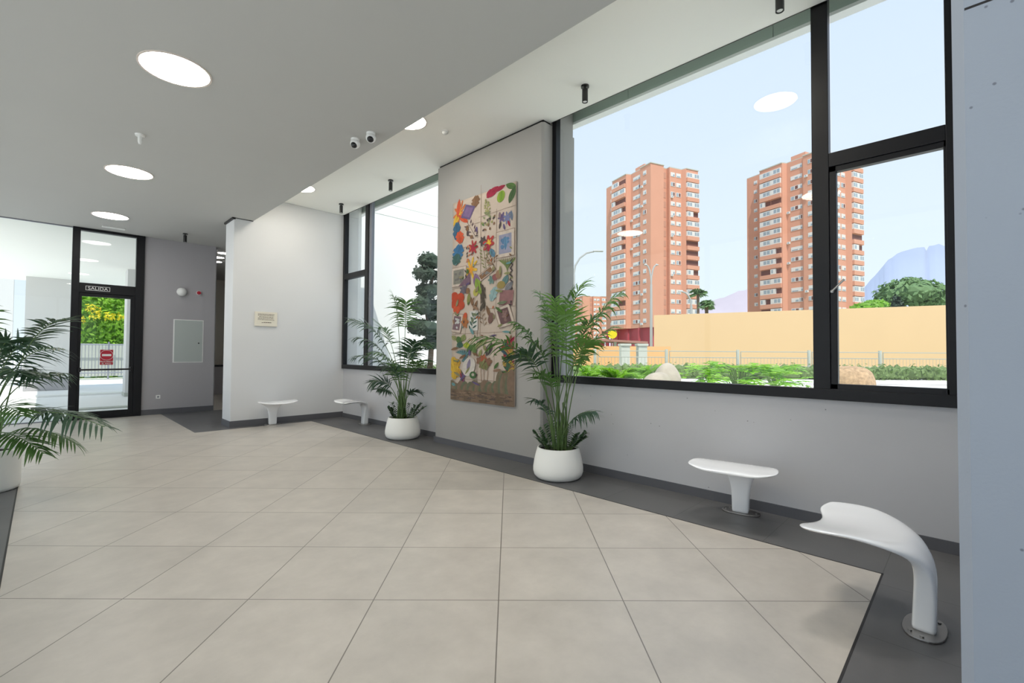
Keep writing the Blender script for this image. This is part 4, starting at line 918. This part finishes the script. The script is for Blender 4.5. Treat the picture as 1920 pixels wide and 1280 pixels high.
tree(1752, 59, 9.6, (2.4, 1.2), 'darker low tree at the right end of the peach building', 4, m_tree, n=1200)
tree(1682, 42.5, 7.2, (.55, 1.7), 'slim dark cypress behind the peach building', 6, m_pine, name='cypress', n=900, size=.2)
tree(1640, 49, 7.4, (2.3, .8), 'yellow-green rounded tree right behind the peach building beside the tower', 5, m_fern, n=1300, size=.3)
def palm_tree(px, D, ztop, label, seed, r=2.2):
    p = dep(px, 660, D); rnd = random.Random(seed); o = empty('palm_tree', (p.x, p.y, GZ), label=label, cat='palm tree')
    b = MB(); b.tube([(0, 0, 0), (.1, 0, (ztop-GZ)*.5), (0, 0, ztop-GZ)], [.25, .2, .22], m_bark, n=8); b.build('trunk', o)
    b = MB()
    for i in range(26):
        a = 6.28*i/26; el = rnd.uniform(-.4, 1.0); frond_mesh(b, (0, 0, ztop-GZ), (math.cos(a)*r*math.cos(el), math.sin(a)*r*math.cos(el), ztop-GZ+math.sin(el)*r*.7-.2), .4, rnd, m_tree, nl=12, ll=.7, start=.2, width=.12)
    b.build('palm_crown', o)
palm_tree(1309, 75, 11.2, 'small palm tree in front of the left brick tower near its right foot', 4, 1.5)
palm_tree(1325, 60, 7.9, 'tiny palm crown poking over the top of the peach building beside the left tower', 7, 1.0)

# ------------------------------------------------------------------ street lamps
def street_lamp(px, py_top, D, arm_px, label, double=False, r=.06):
    p = dep(px, py_top, D); o = empty('street_lamp', (p.x, p.y, GZ), label=label, cat='street lamp', group='street lamps'); Ht = p.z-GZ
    e_ = dep(px+arm_px, py_top, D); d_ = Vector((e_.x-p.x, e_.y-p.y, 0)); k = d_.length; d_.normalize()
    b = MB(); b.tube([(0, 0, 0), (0, 0, Ht*.8)], [r*1.4, r], m_lampp, n=8); b.build('pole', o)
    for s in ((1, -1) if double else (1,)):
        b = MB(); b.tube([Vector((0, 0, Ht*.8))]+[d_*s*k*(1-math.cos(t))*.75+Vector((0, 0, Ht*.8+Ht*.2*math.sin(t))) for t in (.4, .8, 1.2, 1.57)], r*.7, m_lampp, n=6); b.build('arm', o)
        q = d_*s*k*.75+Vector((0, 0, Ht)); b = MB(); side = d_.cross(Vector((0, 0, 1)))
        b.add([q-side*r*1.5-d_*s*.05, q+side*r*1.5-d_*s*.05, q+side*r*2+d_*s*k*.35, q-side*r*2+d_*s*k*.35, q+Vector((0, 0, r*1.5)), q+d_*s*k*.3+Vector((0, 0, r))], [(0, 1, 2, 3), (0, 4, 1), (0, 3, 5, 4), (1, 4, 5, 2), (2, 5, 3)], m_lampp); b.build('lamp_head', o)
street_lamp(1076, 471, 26, 50, 'tall curved-arm street lamp left of the towers, just beyond the palm', r=.075)
street_lamp(1296, 547, 45, -22, 'curved-arm street lamp in front of the right foot of the left tower', r=.12)
street_lamp(1221, 497, 42, 12, 'tall double-headed street lamp in front of the left tower', True, r=.1)
# yellow sign at the foot of the left tower
p = dep(1148, 626, 62); o = empty('yellow_sign', (p.x, p.y, GZ), -.75, label='round yellow sign at the foot of the left brick tower', cat='sign')
b = MB(); b.cyl((0, 0, 0), (0, 0, p.z-GZ), .06, m_lampp, n=6); b.build('sign_post', o)
b = MB(); b.cyl((0, -.12, p.z-GZ), (0, -.04, p.z-GZ), .62, m_yellow, n=20); b.build('sign_board', o)

# cloud-pruned pine and bushes in front of the white exterior wall
p = dep(800, 660, 11.2); p = Vector((7.6, 10.2, 0)); q = hit(806, 600, 1, 10.6)
o = empty('cloud_pruned_pine', (q.x, q.y, GZ), label='dark cloud-pruned conifer against the white exterior wall beyond the far window', cat='tree')
rnd = random.Random(31); b = MB(); b.tube([(0, 0, 0), (.1, .05, 1.0), (-.05, .1, 2.0), (.1, 0, 3.0), (.05, .05, 3.3)], [.09, .07, .06, .045, .02], m_bark, n=8); b.build('trunk', o, smooth=True)
for px, py, rr in [(802, 487, .26), (795, 512, .30), (815, 508, .3), (800, 545, .30), (790, 572, .30), (812, 572, .28), (822, 540, .25), (783, 612, .30), (803, 616, .30), (806, 642, .26), (822, 626, .3), (812, 590, .2)]:
    c_ = hit(px, py, 1, 10.6+rnd.uniform(-.2, .2))-q; c_.z += q.z-GZ
    m = MB(); rr *= 1.12; blob(m, c_, (rr*.85, rr*.85, rr*.6), m_pine, rnd, 1, .35); leafcloud(m, c_, (rr, rr, rr*.8), 420, .045, m_pine, rnd); m.build('foliage_pad', o)
for (px, py, D, r, lab) in ((798, 690, 13.0, .30, 'small pale bush low in the far window beside the pier'), (826, 676, 12.6, .30, 'round green bush right against the pier edge in the far window')):
    p = dep(px, py, D); b = MB(); leafcloud(b, (0, 0, r*.8), (r, r, r*.9), 500, .05, m_hedge, random.Random(int(px))); o = b.build('garden_bush', None); o.location = (p.x, min(p.y, 11.8), GZ); tag(o, lab, 'bush', 'garden bushes')

# ================================================================== OUTSIDE, NORTH (beyond the exit door)
g = MB(); g.add([(-200, 27, -.02), (5.4, 27, -.02), (5.4, 300, -.02), (-200, 300, -.02)], [(0, 1, 2, 3)], m_path); g.add([(-200, -200, -.02), (-1.2, -200, -.02), (-1.2, 27, -.02), (-200, 27, -.02)], [(0, 1, 2, 3)], m_path); struct('paving_north', g)
c = MB(); c.box(-.50, .76, 25.4, 26.2, .5, ZL, m_porchw); c.box(-.50, .76, 25.38, 26.2, 0, .5, m_grey); struct('wall_porch', c)
c = MB(); c.box(-6, -.95, 30, 30.4, 0, 4.9, m_porchw); struct('wall_porch_far', c)
c = MB(); cx_ = hit(235, 700, 1, 20.5).x; c.box(cx_, 3.2, 20.5, 21.2, 0, ZL, m_porchw); c.box(cx_-.02, 3.2, 20.48, 21.2, 0, .12, m_fencep); struct('wall_porch_column', c)
c = MB(); c.box(-1.2, 3.2, 16.6, 17.0, -.01, .02, m_fencep); c.box(-1.2, 3.2, 21.8, 22.3, -.01, .05, m_white); struct('trim_8', c)
hb = MB(); rnd = random.Random(77)
for i in range(24):
    x = .5+i*.27; zt_ = 5.6+rnd.uniform(-.3, .5)
    blob(hb, (x, 36.0, 2.75), (.6, .6, 2.8), m_nhedge, rnd, 1, .1); leafcloud(hb, (x, 35.5, 3.4), (.7, .9, 2.6), 260, .15, m_nhedge, rnd)
    leafcloud(hb, (x, 35.2, 1.2), (.6, .8, 1.25), 80, .13, m_nhedge, rnd)
o = hb.build('tall_hedge', None); tag(o, 'tall sunny green hedge with yellow blossom seen through the exit door', 'hedge')
b = MB()
for k in range(14):
    leafcloud(b, (rnd.uniform(.8, 3.6), 34.5, rnd.choice([3.3, 3.6, 5.4, 5.2, 2.9])+rnd.uniform(-.3, .3)), (.3, .15, .25), 34, .09, m_yellow, rnd)
q = b.build('blossom', o)
o = empty('street_fence', (1.6, 33, 0), label='grey railing fence in front of the tall hedge beyond the exit door', cat='fence')
m = MB()
for z in (.35, 1.85): m.cyl((-3, 0, z), (3.5, 0, z), .03, m_gasket, n=6)
for k in range(48): m.cyl((-3+k*.135, 0, .2), (-3+k*.135, 0, 1.9), .014, m_gasket, n=5)
m.build('railing', o); m = MB(); m.box(-1.6, 3.9, .3, .34, .15, 1.9, m_fencep); m.build('mesh_screen', o)
for x in (-1.5, .9, 3.2): m = MB(); m.cyl((x, 0, 0), (x, 0, 2.0), .04, m_gasket, n=6); m.build('fence_post', o)
# counter at the end of the passage
o = empty('reception_counter', (4.4, 19.8, 0), label='dark low counter at the end of the passage between grey and white walls', cat='counter')
b = MB(); b.box(-1.0, 1.0, -.3, .3, 0, 1.0, m_grey); b.build('counter_body', o, bevel=.01); b = MB(); b.box(-1.05, 1.05, -.34, .34, 1.0, 1.05, m_frame); b.build('countertop', o, bevel=.005)
